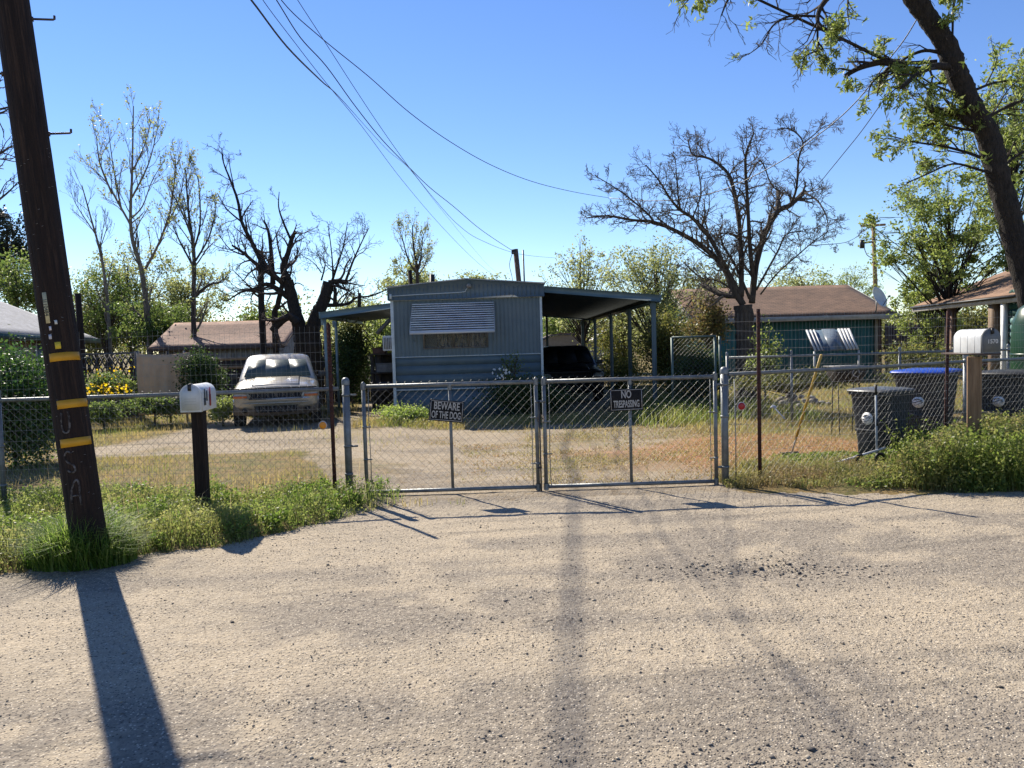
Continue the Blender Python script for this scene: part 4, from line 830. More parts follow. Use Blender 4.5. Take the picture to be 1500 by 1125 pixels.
# ---------------------------------------------------------------- vehicles (built in their own space: x across, y back, z up)
def rrect(w,z0,z1,n=28,e=3.2,crown=0,y=0.0):
    a=np.arange(n)*2*pi/n; c=np.cos(a); s=np.sin(a); x=w*np.sign(c)*np.abs(c)**(2/e); z=(z0+z1)/2+(z1-z0)/2*np.sign(s)*np.abs(s)**(2/e); z=z+np.where(s>0,crown*(1-(x/w)**2),0); return np.stack([x,np.full(n,y),z],-1)
def disc(mb,c,r,axis,k=20,th=.01):
    R={'x':ry(pi/2),'y':rx(pi/2)}[axis]; mb.lathe([(.001,-th),(r,-th),(r,th),(.001,th)],c=c,k=k,R=R)
def pickup(name,label,loc,rot,paint,lower,dark=False):
    root=empty(name,loc,(0,0,rot),label=label,cat='pickup truck'); root.scale=(1.05,1,1); ABS[root.name]=np.zeros(3)
    B=lambda mb,n,m_,p=root,**k: mb.build(n,m_,p,local=True,**k)
    m=MB(); st=[(.05,.80,.52,.90,.02),(.10,.87,.48,.955,.03),(.35,.905,.46,.99,.05),(.8,.92,.45,1.05,.06),(1.22,.925,.44,1.10,.055),(1.40,.925,.43,1.09,.02),(3.0,.925,.42,1.10,.0),(5.1,.92,.45,1.10,0),(5.16,.90,.48,1.08,0)]
    m.loft([rrect(w_,a,b,44,5.5,cr,y) for y,w_,a,b,cr in st]); body=B(m,'body',paint,smooth=True)
    # bonnet bulge lines
    m=MB(); m.loft([[( -.50,y,z),( -.47,y,z+h),( .47,y,z+h),(.50,y,z)] for y,z,h in ((.16,.985,.004),(.3,1.025,.022),(.8,1.10,.024),(1.15,1.145,.018),(1.3,1.145,.004))]); B(m,'bonnet_bulge',paint,smooth=False)
    # cab: eight-sided rings stacked upward
    def ring(w_,y0,y1,z,c=.05,bow=.04): return [(-w_+c,y0,z),(-w_*.35,y0-bow,z),(w_*.35,y0-bow,z),(w_-c,y0,z),(w_,y0+c*1.5,z),(w_,y1-c,z),(w_-c,y1,z),(-w_+c,y1,z),(-w_,y1-c,z),(-w_,y0+c*1.5,z)]
    R0=[(.865,1.28,3.3,1.06),(.85,1.36,3.28,1.13),(.725,2.00,3.18,1.58),(.675,2.10,3.12,1.645),(.60,2.22,3.0,1.68),(.45,2.4,2.9,1.70)]
    m=MB(); m.loft([ring(*r) for r in R0]); B(m,'cab',paint,bevel=.01)
    # glass a few mm proud of the cab skin
    def lerp(r0,r1,t): return [a+(b-a)*t for a,b in zip(r0,r1)]
    a=np.array(ring(*lerp(R0[1],R0[2],.06)));b=np.array(ring(*lerp(R0[1],R0[2],.93))); m=MB(); off=np.array([0,-.022,.018])
    ins=lambda r,k: [r[0]+(r[1]-r[0])*k, r[1], r[2], r[3]+(r[2]-r[3])*k]
    p=ins(a,.10);q=ins(b,.12)
    for i in range(3): m.loft([[p[i]+off,p[i+1]+off,p[i+1]+off*.3,p[i]+off*.3],[q[i]+off,q[i+1]+off,q[i+1]+off*.3,q[i]+off*.3]])
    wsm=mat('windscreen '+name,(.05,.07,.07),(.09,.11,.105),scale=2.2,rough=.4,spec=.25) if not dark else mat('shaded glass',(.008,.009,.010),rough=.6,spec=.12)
    ws=B(m,'windscreen',wsm); m=MB()
    for x0,x1 in ((-.62,-.05),(.05,.62)): m.tube([(x0,1.40,1.135),(x0+.2,1.385,1.155),(x1,1.40,1.165)],.010,5)
    m.bb((-.72,1.30,1.095),(.72,1.40,1.125)); B(m,'wiper',BLACK,ws)
    m=MB()
    for s in (-1,1):
        for y0,y1,t0,t1 in ((1.86,2.55,.06,.86),(2.62,3.14,.06,.86)):
            def pt(y,t): r=lerp(R0[1],R0[2],t); yy=max(y,r[1]+.14); return np.array([s*(r[0]+.004),yy,r[3]])
            c=[pt(y0-.32 if y0<2 else y0,t0),pt(y1,t0),pt(y1,t1),pt(y0,t1)]; o=np.array([s*.004,0,0]); m.loft([[c[0],c[1],c[1]+o,c[0]+o],[c[3],c[2],c[2]+o,c[3]+o]])
    B(m,'side_window',GLASSD)
    # bed floor recess (dark) and tailgate hidden behind the cab
    m=MB(); m.bb((-.80,3.4,1.085),(.80,5.05,1.112)); B(m,'bed_liner',BLACK)
    # front: grille, lamps, bumper
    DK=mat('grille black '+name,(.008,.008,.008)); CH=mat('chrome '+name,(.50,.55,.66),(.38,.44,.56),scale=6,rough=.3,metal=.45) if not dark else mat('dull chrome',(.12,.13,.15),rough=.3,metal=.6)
    m=MB(); m.prism([(-.52,.72),(.52,.72),(.60,.90),(-.60,.90)],1,.015,.06); gr=B(m,'grille',DK); m=MB()
    m.prism([(-.56,.69),(.56,.69),(.56,.725),(-.56,.725)],1,-.005,.05); m.prism([(-.64,.895),(.64,.895),(.66,.925),(-.66,.925)],1,-.005,.07); m.bb((-.03,0,.726),(.03,.03,.894))
    for i in range(-7,8):
        if i: m.bb((i*.075-.010,.008,.728),(i*.075+.010,.03,.892))
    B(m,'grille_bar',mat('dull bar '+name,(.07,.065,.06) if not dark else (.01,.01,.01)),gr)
    m=MB(); m.prism([(-.88,.925),(.88,.925),(.86,.955),(-.86,.955)],1,.02,.10); B(m,'bonnet_lip',BLACK)
    for s in (-1,1):
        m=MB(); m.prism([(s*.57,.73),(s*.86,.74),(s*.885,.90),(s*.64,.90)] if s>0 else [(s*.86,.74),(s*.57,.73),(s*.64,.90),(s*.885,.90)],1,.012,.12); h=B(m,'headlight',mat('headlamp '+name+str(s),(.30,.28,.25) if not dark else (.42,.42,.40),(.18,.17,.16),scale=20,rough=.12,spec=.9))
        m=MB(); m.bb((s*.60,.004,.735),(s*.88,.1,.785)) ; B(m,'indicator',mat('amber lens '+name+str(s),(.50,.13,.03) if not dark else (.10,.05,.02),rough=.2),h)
    m=MB(); m.loft([[(-.90,.18,.63),(-.90,.17,.70),(-.6,-.02,.715),(0,-.06,.715),(.6,-.02,.715),(.90,.17,.70),(.90,.18,.63),(.6,-.03,.60),(0,-.07,.60),(-.6,-.03,.60)],[(-.90,.25,.63),(-.90,.25,.70),(-.6,.1,.715),(0,.1,.715),(.6,.1,.715),(.90,.25,.70),(.90,.25,.63),(.6,.1,.60),(0,.1,.60),(-.6,.1,.60)]]); bu=B(m,'bumper',CH)
    m=MB(); m.loft([[(-.90,.16,.595),(0,-.06,.595),(.90,.16,.595),(.88,.2,.34),(0,.0,.31),(-.88,.2,.34)],[(-.90,.3,.595),(0,.2,.595),(.90,.3,.595),(.88,.3,.34),(0,.2,.31),(-.88,.3,.34)]]); va=B(m,'valance',lower)
    m=MB(); m.prism([(-.42,.40),(.42,.40),(.46,.54),(-.46,.54)],1,-.065,.1); B(m,'air_intake',DK,va); m=MB()
    for i in range(-5,6): m.bb((i*.08-.012,-.075,.405),(i*.08+.012,-.066,.535))
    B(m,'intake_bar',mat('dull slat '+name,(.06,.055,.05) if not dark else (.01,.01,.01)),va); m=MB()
    for s in (-1,1): disc(m,(s*.66,.055,.45),.055,'y',16,.03)
    B(m,'fog_lamp',DK,va)
    for s in (-1,1):
        m=MB(); m.loft([[(s*1.0+dx,1.62,z) for dx,z in ((-.09,1.10),(.09,1.12),(.10,1.24),(-.08,1.25))],[(s*1.0+dx*.8,1.74,z) for dx,z in ((-.09,1.11),(.09,1.13),(.10,1.23),(-.08,1.24))]]); m.bb((s*.86,1.66,1.12),(s*.95,1.72,1.16)); B(m,'mirror',BLACK,bevel=.012)
    for s in (-1,1):
        for y in (.95,4.15):
            m=MB(); disc(m,(s*.905,y,.42),.40,'x',28,.025); B(m,'wheel_arch',DK)
            m=MB(); R=ry(pi/2); m.lathe([(.20,-.11),(.34,-.115),(.365,-.09),(.37,0),(.365,.09),(.34,.115),(.20,.11)],c=(s*.83,y,.37),k=28,R=R); wh=B(m,'wheel',mat('tyre rubber',(.014,.014,.014),(.03,.028,.025),scale=12,rough=.85))
            m=MB(); m.lathe([(.001,s*.08),(.06,s*.085),(.10,s*.06),(.17,s*.07),(.205,s*.10),(.205,-s*.1),(.001,-s*.1)],c=(s*.83,y,.37),k=20,R=R); B(m,'rim',mat('grey alloy',(.25,.25,.25),(.15,.15,.15),metal=.6,rough=.4),wh)
    m=MB(); m.bb((-.7,.3,.30),(.7,4.6,.46)); B(m,'chassis',BLACK)
    return root
PP=mat('champagne paint',(.33,.29,.225),(.27,.24,.185),scale=2,rough=.32,metal=.1,spec=.9,c3=(.24,.20,.15),s3=2.5,lo3=.55,hi3=.8); PL=mat('shade toned beige lower paint',(.11,.09,.072),(.08,.067,.055),scale=3,rough=.6)  # valance colour darkened to mimic the shaded front of the truck
F0=at(405,600,17.5); pickup('pickup_truck','champagne pickup truck parked facing the road beside the dark board fence',(F0[0],17.5,hz(F0[0],17.3)),radians(14.5),PP,PL)
PP.node_tree.nodes['Principled BSDF'].inputs['Coat Weight'].default_value=.5
DP=mat('dark blue black paint',(.006,.007,.010),(.010,.011,.014),scale=2,rough=.3,spec=.5)
pickup('pickup_truck','dark pickup truck parked in deep shade under the carport',(1.80,22.6,hz(2,22.6)),radians(2),DP,DP,dark=True)
# ---------------------------------------------------------------- utility pole
def utility_pole():
    base=gat(135,824); top=at(16,0,6.15); ax=top-base; L=np.linalg.norm(ax); z=ax/L; base=base-z*.3
    # local frame: z up the pole, -y toward the camera
    tc=np.array([0,0,CAM_H])-base; y=-(tc-z*np.dot(tc,z)); y/=np.linalg.norm(y); x=np.cross(y,z); R=np.column_stack([x,y,z])
    M=Matrix([list(R[i])+[base[i]] for i in range(3)]+[[0,0,0,1]])
    root=empty('utility_pole',label='leaning dark wooden utility pole with yellow bands and white U S A lettering',cat='utility pole'); root.matrix_world=M; ABS[root.name]=np.zeros(3)
    H=10.2; r=lambda h: .129-.001*h
    m=MB(); hs=np.linspace(0,H,140); k=56; a=np.arange(k)*2*pi/k
    crack=rng.random(k); V=[]
    for h in hs:
        rr=r(h)*(1+.012*np.sin(a*3+h*.3)+.010*(vnoise(a*6+3,np.full(k,h*.9),1.0)-.5)-.030*(vnoise(a*9,np.full(k,h*.7),1.3)>.72)); V.append(np.stack([rr*np.cos(a),rr*np.sin(a),np.full(k,h)],-1))
    m.loft(V); m.build('shaft',DKWOOD,root,local=True,smooth=True)
    inv=np.linalg.inv(np.array(M))
    def onpole(px,py): # pixel -> (angle, height) on the surface facing the camera
        o=inv@np.array([0,0,CAM_H,1]); d=inv[:3,:3]@ray(px,py); o=o[:3]; A=d[0]**2+d[1]**2; Bq=2*(o[0]*d[0]+o[1]*d[1]); h=0; rr=.128
        for _ in range(3):
            C=o[0]**2+o[1]**2-rr*rr; D=Bq*Bq-4*A*C; t=(-Bq-math.sqrt(max(D,0)))/(2*A); p=o+d*t; rr=r(p[2])
        return math.atan2(p[1],p[0]),p[2],rr
    def patch(mb,a0,a1,h0,h1,e=.004,n=10,skew=0):
        V=[]
        for off in (e,.0005):
            for hh in (0,1):
                for i in range(n+1):
                    t=a0+(a1-a0)*i/n; h=(h0 if hh==0 else h1)+skew*(i/n-.5); rr=r(h)*1.012+off; V.append((rr*cos(t),rr*sin(t),h))
        q=[]; s=n+1
        for i in range(n): q+=[[i,i+1,s+i+1,s+i],[2*s+i,3*s+i,3*s+i+1,2*s+i+1],[i,2*s+i,2*s+i+1,i+1],[s+i,s+i+1,3*s+i+1,3*s+i]]
        q+=[[0,s,3*s,2*s],[n,2*s+n,3*s+n,s+n]]; mb.add(V,q=q)
    YB=mat('yellow reflective band',(.52,.27,.012),(.42,.21,.01),scale=9,rough=.45)
    for (lx,ly),(rx_,ry_) in (((70,524),(117,522)),((81,593),(128,590)),((86,649),(134,646))):
        a0,h0,_=onpole(lx+3,ly); a1,h1,_=onpole(rx_-1,ry_); m=MB(); patch(m,a0,a1,(h0+h1)/2-.032,(h0+h1)/2+.032,n=16); m.build('band',YB,root,local=True)
    def plate(px0,py0,px1,py1,mm,name,wd):
        a0,h0,_=onpole(px0,py0);a1,h1,_=onpole(px1,py1); am=(a0+a1)/2; m=MB(); patch(m,am-wd,am+wd,min(h0,h1),max(h0,h1),n=4); return m.build(name,mm,root,local=True),am,(h0+h1)/2
    TAG=mat('cream number tag',(.50,.45,.27),(.40,.36,.22),scale=20); _,am,hm=plate(68,428,68,474,TAG,'number_tag',.115)
    text('tag_lettering','J110484',.040,BLACK,root,((r(hm)*1.012+.0075)*cos(am),(r(hm)*1.012+.0075)*sin(am),hm),(0,radians(90),am),sx=1.0)
    plate(85,501,85,511,mat('yellow tag',(.55,.40,.03)),'yellow_tag',.15)
    plate(74,490,74,497,mat('grey tag',(.42,.42,.45)),'small_tag',.08); plate(82,469,82,475,mat('white tag',(.5,.5,.47)),'small_tag',.07); plate(74,478,74,484,mat('white tag two',(.55,.52,.55)),'small_tag',.06)
    m=MB()
    for _ in range(46):
        a_=rng.uniform(-2.6,-.5); h_=rng.uniform(.7,3.6); rr=r(h_)*1.012; p=np.array([rr*cos(a_),rr*sin(a_),h_]); t_=np.array([-sin(a_),cos(a_),0]); o_=np.array([cos(a_),sin(a_),0])*.003; tz=np.array([0,0,1])*rng.uniform(-.4,.4); u_=(t_+tz)*.006
        m.tube([p-u_,p-u_+o_,p+u_+o_,p+u_],.0009,4)
    tag(m.build('staple',mat('grey staples',(.30,.29,.28),rough=.5,metal=.5),root,local=True),kind='stuff')
    # chalky spray letters
    CH=mat('faded white paint',(.15,.135,.125),(.02,.014,.012),scale=30,rough=.95,lo=.38,hi=.58)
    def stroke(pts,name='painted_letter',w_=.008):
        m=MB(); P=[]
        for px,py in pts: a_,h_,rr=onpole(px,py); P.append(((rr*1.012)*cos(a_),(rr*1.012)*sin(a_),h_))
        P=smooth(P,4); m.tube(P,w_,5); m.build(name,CH,root,local=True)
    stroke([(90,605),(90,620),(93,632),(99,634),(102,626),(101,610),(99,603)])
    stroke([(105,664),(98,662),(95,670),(100,678),(108,682),(110,690),(104,692),(98,688)])
    stroke([(106,738),(105,722),(108,708),(113,703),(116,712),(117,724),(119,740)]); stroke([(106,727),(112,726),(118,726)],w_=.006)
    # climbing steps: galvanised L bolts
    for px,py,s in ((38,19,1),(66,191,1),(-5,105,-1)):
        a_,h_,rr=onpole(px if px>0 else 5,py); sx=1 if s>0 else -1; m=MB(); m.tube([(sx*rr*.9,0,h_),(sx*(rr+.145),0,h_+.012),(sx*(rr+.155),0,h_+.018),(sx*(rr+.157),0,h_+.045)],.009,8); m.lathe([(.02,-.01),(.02,.01)],c=(sx*rr,0,h_),R=ry(pi/2),k=8); m.build('step_bolt',mat('dark step bolt',(.06,.045,.04),(.12,.1,.09),metal=.6,rough=.5),root,local=True)
    return base,z
PB,PZ=utility_pole()
# ---------------------------------------------------------------- overhead cables
def cable(label,pix,A,B,r,tail=None):
    """pixel polyline carried in the vertical plane through ground points A and B"""
    A=np.array(A,float);B=np.array(B,float); n=np.array([B[1]-A[1],-(B[0]-A[0]),0]); P=[]
    for px,py in pix:
        d=ray(px,py); o=np.array([0,0,CAM_H]); t=np.dot(np.array([A[0],A[1],0])-o,n)/np.dot(d,n); P.append(o+d*t)
    if tail is not None: tl=np.array(tail,float); P=[tl,tl+(P[0]-tl)*.5,tl+(P[0]-tl)*.85]+P
    P=smooth(P,6); rr_=np.full(len(P),r) if r<.02 else np.interp(np.arange(len(P)),[0,len(P)*.34,len(P)*.5,len(P)],[r,r,.009,.009]); m=MB(); m.tube(P,rr_,6); o=m.build('overhead_cable',BLACK,None,loc=P[0]); tag(o,label,'cable'); return o
PT=PB+PZ*9.2
c1=(PT[0],PT[1]); 
cable('thick twisted power cable dropping to the service mast behind the mobile home',[(405,0),(440,55),(478,97),(520,155),(560,205),(600,246),(630,275),(665,303),(700,333),(730,354),(752,368)],c1,(.12,30.5),.0095,PT+[0,0,-.2])
cable('cable left of the twisted one, dipping behind the mobile home roof',[(368,0),(420,68),(470,118),(495,140),(540,190),(570,222),(602,250),(645,305),(690,360),(720,393),(745,412)],(-6.5,6.9),(-5,40),.026,(-8.0,13.0,12.0))  # tail out of view and extra thickness shaped for its shadow on the road
cable('thin faint wire, lowest of the cables, running down behind the left of the roof',[(385,0),(430,60),(475,118),(530,185),(590,265),(650,335),(700,385),(735,412)],c1,(-.4,44),.006,PT+[-.1,0,-.1])
cable('thin cable crossing the others, right of the twisted one near the top of the sky',[(436,0),(475,60),(520,130),(560,190),(600,246),(640,296),(672,330),(705,352),(760,372),(815,378)],c1,(2.2,36),.006,PT+[.1,0,0])
cable('long black cable sweeping right past the bare tree',[(412,0),(470,55),(540,112),(600,165),(660,208),(720,242),(780,266),(840,281),(893,290)],c1,(2.6,22),.0065,PT+[.1,.1,.1])
cable('black cable rising from the bare tree toward the leaning tree',[(893,290),(940,294),(985,293),(1030,286),(1070,274),(1110,255),(1151,232),(1190,204),(1226,176),(1262,140),(1300,90),(1330,50),(1370,-20)],(2.65,21.5),(7.5,13),.010)
cable('short black cable coming down between the bare tree and the leaning tree',[(1180,285),(1200,268),(1216,249),(1238,222),(1262,192),(1292,150),(1330,95)],(8.0,22),(8.2,14),.009)
cable('far thin utility wire low above the teal roof',[(1060,440),(1150,428),(1220,420),(1262,416),(1290,412)],(16,52),(27,58),.02)
# service mast and pipes behind the home
def simple_post(name,label,cat,px,ptop,pbot,Y,r,m_,r2=None):
    a=at(px[0],ptop,Y); b=at(px[1],pbot,Y); g=hz(b[0],Y); b=b+(b-a)*((b[2]-g)/(a[2]-b[2])); m=MB(); m.tube([b,(a+b)/2,a],[r2 or r,r,r],10); o=m.build(name,m_,None,loc=b); return tag(o,label,cat)
mst=empty('service_mast',(at(757,500,30.5)[0],30.5,-.4),label='weathered wooden service post standing behind the mobile home roof',cat='post')
a=at(755,365,30.5); b=at(760,412,30.5); b2=b+(b-a)*2.7; m=MB(); m.tube([b2,b,a],.10,10); m.build('post',mat('split grey wood',(.14,.085,.06),(.07,.045,.035),rough=.9,bump=.4),mst); m=MB(); m.tube(smooth([a+[-.1,0,-.1],a+[-.25,0,-.6],a+[-.15,0,-1.2],a+[-.22,0,-1.9]],4),.012,5); m.bb(a+[-.16,-.12,-.2],a+[.0,-.06,-.02]); m.build('drop_wire',BLACK,mst)
simple_post('vent_pipe','thin metal pipe right of the wooden service post','pipe',(766,768),366,412,31,.035,GALV)
simple_post('vent_pipe','short dark pipe above the left end of the mobile home roof','pipe',(600,602),396,418,38,.10,DKWOOD)
simple_post('vent_pipe','squat dark chimney pipe above the roof right of the short pipe','pipe',(633,633),402,416,38,.13,BLACK)
def far_pole():
    Y=60; a=at(1279,325,Y); b=at(1283,440,Y); root=empty('utility_pole',(b[0],Y,-.4),label='distant wooden utility pole with a crossarm beyond the teal house',cat='utility pole'); m=MB(); m.tube([b+(b-a)*.9,b,a],[.2,.19,.13],8); m.build('pole',WOOD,root); m=MB(); c=at(1261,331,Y);d=at(1297,329,Y); m.tube([c,d],.09,4); m.tube([c+[.0,0,0],c+[0,0,.25]],.04,5); m.build('crossarm',WOOD,root)
    m=MB(); c=at(1264,356,Y); d=at(1280,354,Y); m.tube([c,d],.07,4); m.bb(c-[.2,.1,.4],c+[.1,.1,.25]); m.tube(smooth([c,c+[.3,0,-.9],c+[.8,0,-1.2]],3),.03,4); m.build('bracket',BLACK,root)
    m=MB(); m.tube([a,a+[0,0,.5]],.03,5); m.build('insulator',BLACK,root)
far_pole()
simple_post('wooden_post','old leaning wooden post among the shrubs right of the utility pole','post',(114,118),430,485,26,.10,DKWOOD)
# ---------------------------------------------------------------- mailboxes
def mbox(root,c,w_,h,L,yaw,m_,flag=True,num=None,fm=None):
    """arched box: c = centre of the bottom front edge"""
    R=rz(yaw); rr=w_/2; prof=[(-rr,0),(-rr,h-rr)]+[(rr*cos(t),h-rr+rr*sin(t)) for t in np.linspace(pi,0,15)[1:-1]]+[(rr,h-rr),(rr,0)]
    prof=np.array(prof); X=lambda p: (np.asarray(p)@R.T)+c
    def ring(s,y,dz=0): return [X([p[0]*s,y,(p[1]-h/2)*s+h/2+dz]) for p in prof]
    m=MB(); m.loft([ring(1,.012),ring(1,L)]); bx=m.build('mailbox_body',m_,root,bevel=.002)
    if num: 
        m=MB()
        for k in (.25,.5,.75): m.loft([ring(1.012,L*k),ring(1.016,L*k+.004),ring(1.012,L*k+.008)])
        m.build('seam',m_,root)
    m=MB(); m.loft([ring(1.0,-.004),ring(1.035,-.002),ring(1.035,.022),ring(1.0,.024)]); dr=m.build('door',fm or m_,root)
    m=MB(); m.loft([ring(.9,-.0085),ring(.9,-.003)]); m.build('door_panel',fm or m_,root)
    m=MB(); 
    for p,q in (((-.013,-.030,h-.055),(.013,-.005,h+.006)),((-.016,-.004,h+.004),(.016,.04,h+.012))):
        a=np.array(p);b=np.array(q); m.box(X((a+b)/2),np.abs(b-a),R)
    m.build('latch',BLACK,root)
    if flag:
        m=MB(); m.box(X([rr+.006,L*.55,h*.36]),[.005,.035,.11],R); m.box(X([rr+.006,L*.55,h*.62]),[.005,.018,.12],R); m.build('flag',mat('red flag',(.30,.012,.02),rough=.4),root)
        m=MB(); m.box(X([rr+.005,L*.22,h*.62]),[.003,.03,.11],R); m.box(X([rr+.005,L*.22,h*.34]),[.003,.05,.07],R); m.box(X([rr+.004,L*.36,h*.55]),[.003,.03,.10],R); m.build('flag_bracket',mat('dark bracket',(.05,.06,.07)),root)
        m=MB()
        for k in range(3): m.box(X([0,-.0105,h*(.28+.10*k)]),[w_*.55,.003,.002],R)
        m.build('embossing',mat('grey crease',(.35,.35,.34)),root)
    if num:
        t=text('house_number',num,.062,mat('silver numerals',(.62,.60,.56),rough=.5),root,X([.008,-.0125,h*.47])-ABS[root.name],(radians(90),0,yaw),sx=.95,bold=.001)
M1=at(280,602,7.3); base=np.array([M1[0]+.03,7.42,0]); root=empty('mailbox',base,label='white arched mailbox with a red flag on a dark wooden post',cat='mailbox')
m=MB(); c0=at(290,604,7.42); m.loft([[(c0[0]+.01*0-.055,7.38,-.1),(c0[0]+.055,7.38,-.1),(c0[0]+.055,7.49,-.1),(c0[0]-.055,7.49,-.1)],[(c0[0]-.055,7.38,c0[2]+.02),(c0[0]+.055,7.38,c0[2]+.02),(c0[0]+.055,7.49,c0[2]+.02),(c0[0]-.055,7.49,c0[2]+.02)]]); m.build('post',DKWOOD,root,bevel=.006)
mbox(root,np.array([at(280,602,7.25)[0],7.25,c0[2]+.02]),.192,.255,.46,radians(4),WHITE)
M2=at(1452,517,8.25); root=empty('mailbox',(5.05,8.42,0),label='large white mailbox numbered 1570 on a light wooden post by the bins',cat='mailbox')
pc=at(1427,560,8.42); R=rz(radians(-28)); m=MB(); m.box((pc[0],8.42,(M2[2]-.04)/2-.05),(.135,.135,M2[2]-.04+.1),R); m.build('post',WOOD,root,bevel=.005)
m=MB(); m.bb((M2[0]-.12,8.24,M2[2]-.022),(M2[0]+.10,9.0,M2[2]-.002)); m.build('shelf',mat('dark shelf board',(.09,.06,.045),(.05,.035,.03)),root)
mbox(root,np.array([M2[0],8.25,M2[2]]),.20,.26,.50,radians(2),WHITE,flag=False,num='1570',fm=mat('dull mailbox door darkened as shade',(.17,.178,.178),(.13,.135,.135),scale=8,rough=.6,spec=.2))  # white door coloured grey to imitate shade on the box front
root=empty('mailbox',(5.17,8.95,M2[2]),label='second white mailbox directly behind the large numbered one',cat='mailbox'); mbox(root,np.array([at(1411,517,8.93)[0],8.93,M2[2]]),.20,.25,.30,radians(-32),WHITE,flag=False,fm=mat('mailbox door darkened as shade',(.30,.31,.31)))  # door grey paints shade onto the front of this white box too
# ---------------------------------------------------------------- bins
def bin_(label,px,Y,wd,dp,h,yaw,lidm,bodym,cat='bin',emb=True):
    p=at(px,600,Y); g=hz(p[0],Y); root=empty('wheeled_bin',(p[0],Y,g),(0,0,yaw),label=label,cat=cat); ABS[root.name]=np.zeros(3)
    def rr(w_,d,z,c=.05): return [(-w_+c,-d,z),(w_-c,-d,z),(w_,-d+c,z),(w_,d-c,z),(w_-c,d,z),(-w_+c,d,z),(-w_,d-c,z),(-w_,-d+c,z)]
    W,D=wd/2,dp/2; m=MB(); m.loft([rr(W*.72,D*.70,.02),rr(W*.74,D*.74,h*.30),rr(W*.86,D*.86,h*.72),rr(W*.90,D*.92,h*.90),rr(W*.98,D*1.0,h*.915),rr(W*.98,D*1.0,h*.95)]); m.build('body',bodym,root,local=True,bevel=.008)
    m=MB(); m.loft([rr(W*1.02,D*1.05,h*.952),rr(W*1.04,D*1.07,h*.962),rr(W*1.0,D*1.0,h*.985),rr(W*.7,D*.7,h*1.0)]); m.bb((-W*.8,D*.95,h*.93),(W*.8,D*1.12,h*.965)); m.build('lid',lidm,root,local=True,bevel=.008)
    m=MB(); m.bb((-W*.60,-D*.90,h*.42),(W*.60,-D*.845,h*.455)); m.build('grab_bar',bodym,root,local=True,bevel=.006)
    if emb:
        WE=mat('white emblem',(.75,.75,.75),(.6,.6,.6),scale=30); z=h*.60; y=lambda zz:-D*(.74+.12*(zz-h*.3)/(h*.42))-.004
        e=MB(); R=rx(radians(90)); e.lathe([(.001,0),(.078,0),(.078,.004),(.001,.004)],c=(0,y(z)+.001,z),k=28,R=R); eo=e.build('emblem',WE,root,local=True)
        e=MB(); t=np.linspace(-.07,.07,14)
        for k,dz in enumerate((-.03,0,.03)):
            P=[(x,y(z+dz)-.004,z+dz+.012*sin(x*45+k)) for x in t if x*x+dz*dz<.0052]
            if len(P)>2: e.tube(P,.005,4)
        e.build('emblem_mark',bodym,eo,local=True)
    for s in (-1,1):
        m=MB(); m.lathe([(.001,-.025),(.09,-.025),(.105,-.015),(.105,.015),(.09,.025),(.001,.025)],c=(s*W*.78,D*.72,.105),k=20,R=ry(pi/2)); m.build('wheel',BLACK,root,local=True)
    return root
GREYB=mat('charcoal bin plastic',(.030,.033,.037),(.018,.020,.023),scale=5,rough=.6,spec=.3); BLUEL=mat('blue bin lid',(.015,.07,.42),(.01,.05,.32),scale=4,rough=.35); GRL=mat('dusty dark lid',(.05,.055,.06),(.10,.10,.10),scale=4,rough=.4)
bin_('charcoal wheeled bin with a dark lid standing behind the fence left of the blue-lidded one',1290,9.6,.56,.60,.93,radians(-62),GRL,GREYB)
bin_('charcoal wheeled bin with a bright blue lid behind the fence',1357,10.75,.70,.78,1.12,radians(-46),BLUEL,GREYB)
bin_('charcoal wheeled bin with a black lid at the right edge behind the numbered mailbox',1478,10.95,.70,.78,1.06,radians(-55),BLACK,GREYB)
# green panel at the far right edge
p=at(1492,600,12.2); root=empty('green_tank',(p[0]+.35,12.2,-.05),label='tall dark green rounded plastic tank at the far right edge',cat='tank')
m=MB(); cx=p[0]+.38; m.lathe([(.001,0),(.42,0),(.44,.05),(.44,1.2),(.42,1.7),(.34,1.92),(.22,2.02),(.001,2.05)],c=(cx,12.2,0),k=36); 
for z in (.3,.6,.9,1.2): m.lathe([(.439,z-.02),(.455,z),(.439,z+.02)],c=(cx,12.2,0),k=36)
m.build('shell',mat('dark green plastic',(.008,.035,.015),(.012,.05,.02),scale=2,rough=.35),root,smooth=True)
# ---------------------------------------------------------------- small yard things
a=at(1203,520,9.10); b=gat(1157,672); root=empty('garden_tool',b,label='yellow-handled hoe leaning on the fence right of the gates',cat='garden tool')
d=(a-b); L=np.linalg.norm(d); m=MB(); m.tube([b+d*.20,b+d*.6,a],.016,10); m.build('handle',mat('yellow handle',(.50,.32,.04),(.40,.24,.03),scale=12,rough=.5),root); m=MB(); m.tube([b+d*.02,b+d*.22],.010,8); m.build('shank',mat('pale metal shank',(.35,.34,.32),metal=.4),root); m=MB(); m.box(b+[0,0,.04],(.26,.02,.10),rz(.3)); m.tube([b+[0,0,.06],b+d*.07],.016,6); m.build('blade',BLACK,root)
a=at(1208,683,9.0); b=at(1297,656,8.95); root=empty('pvc_pipe',a*[1,1,0],label='white plastic pipe propped at a slant across the weeds below the bins',cat='pipe'); m=MB(); m.tube([a,a*.42+b*.58,b],.014,10); m.build('pipe',WHITE,root); c=a*.42+b*.58; m=MB(); m.tube([c-(b-a)*.05,c+(b-a)*.04],.018,10); m.tube([c+[0,0,-.01],c+[-.06,.0,-.07]],.012,6); m.build('joint',BLACK,root)
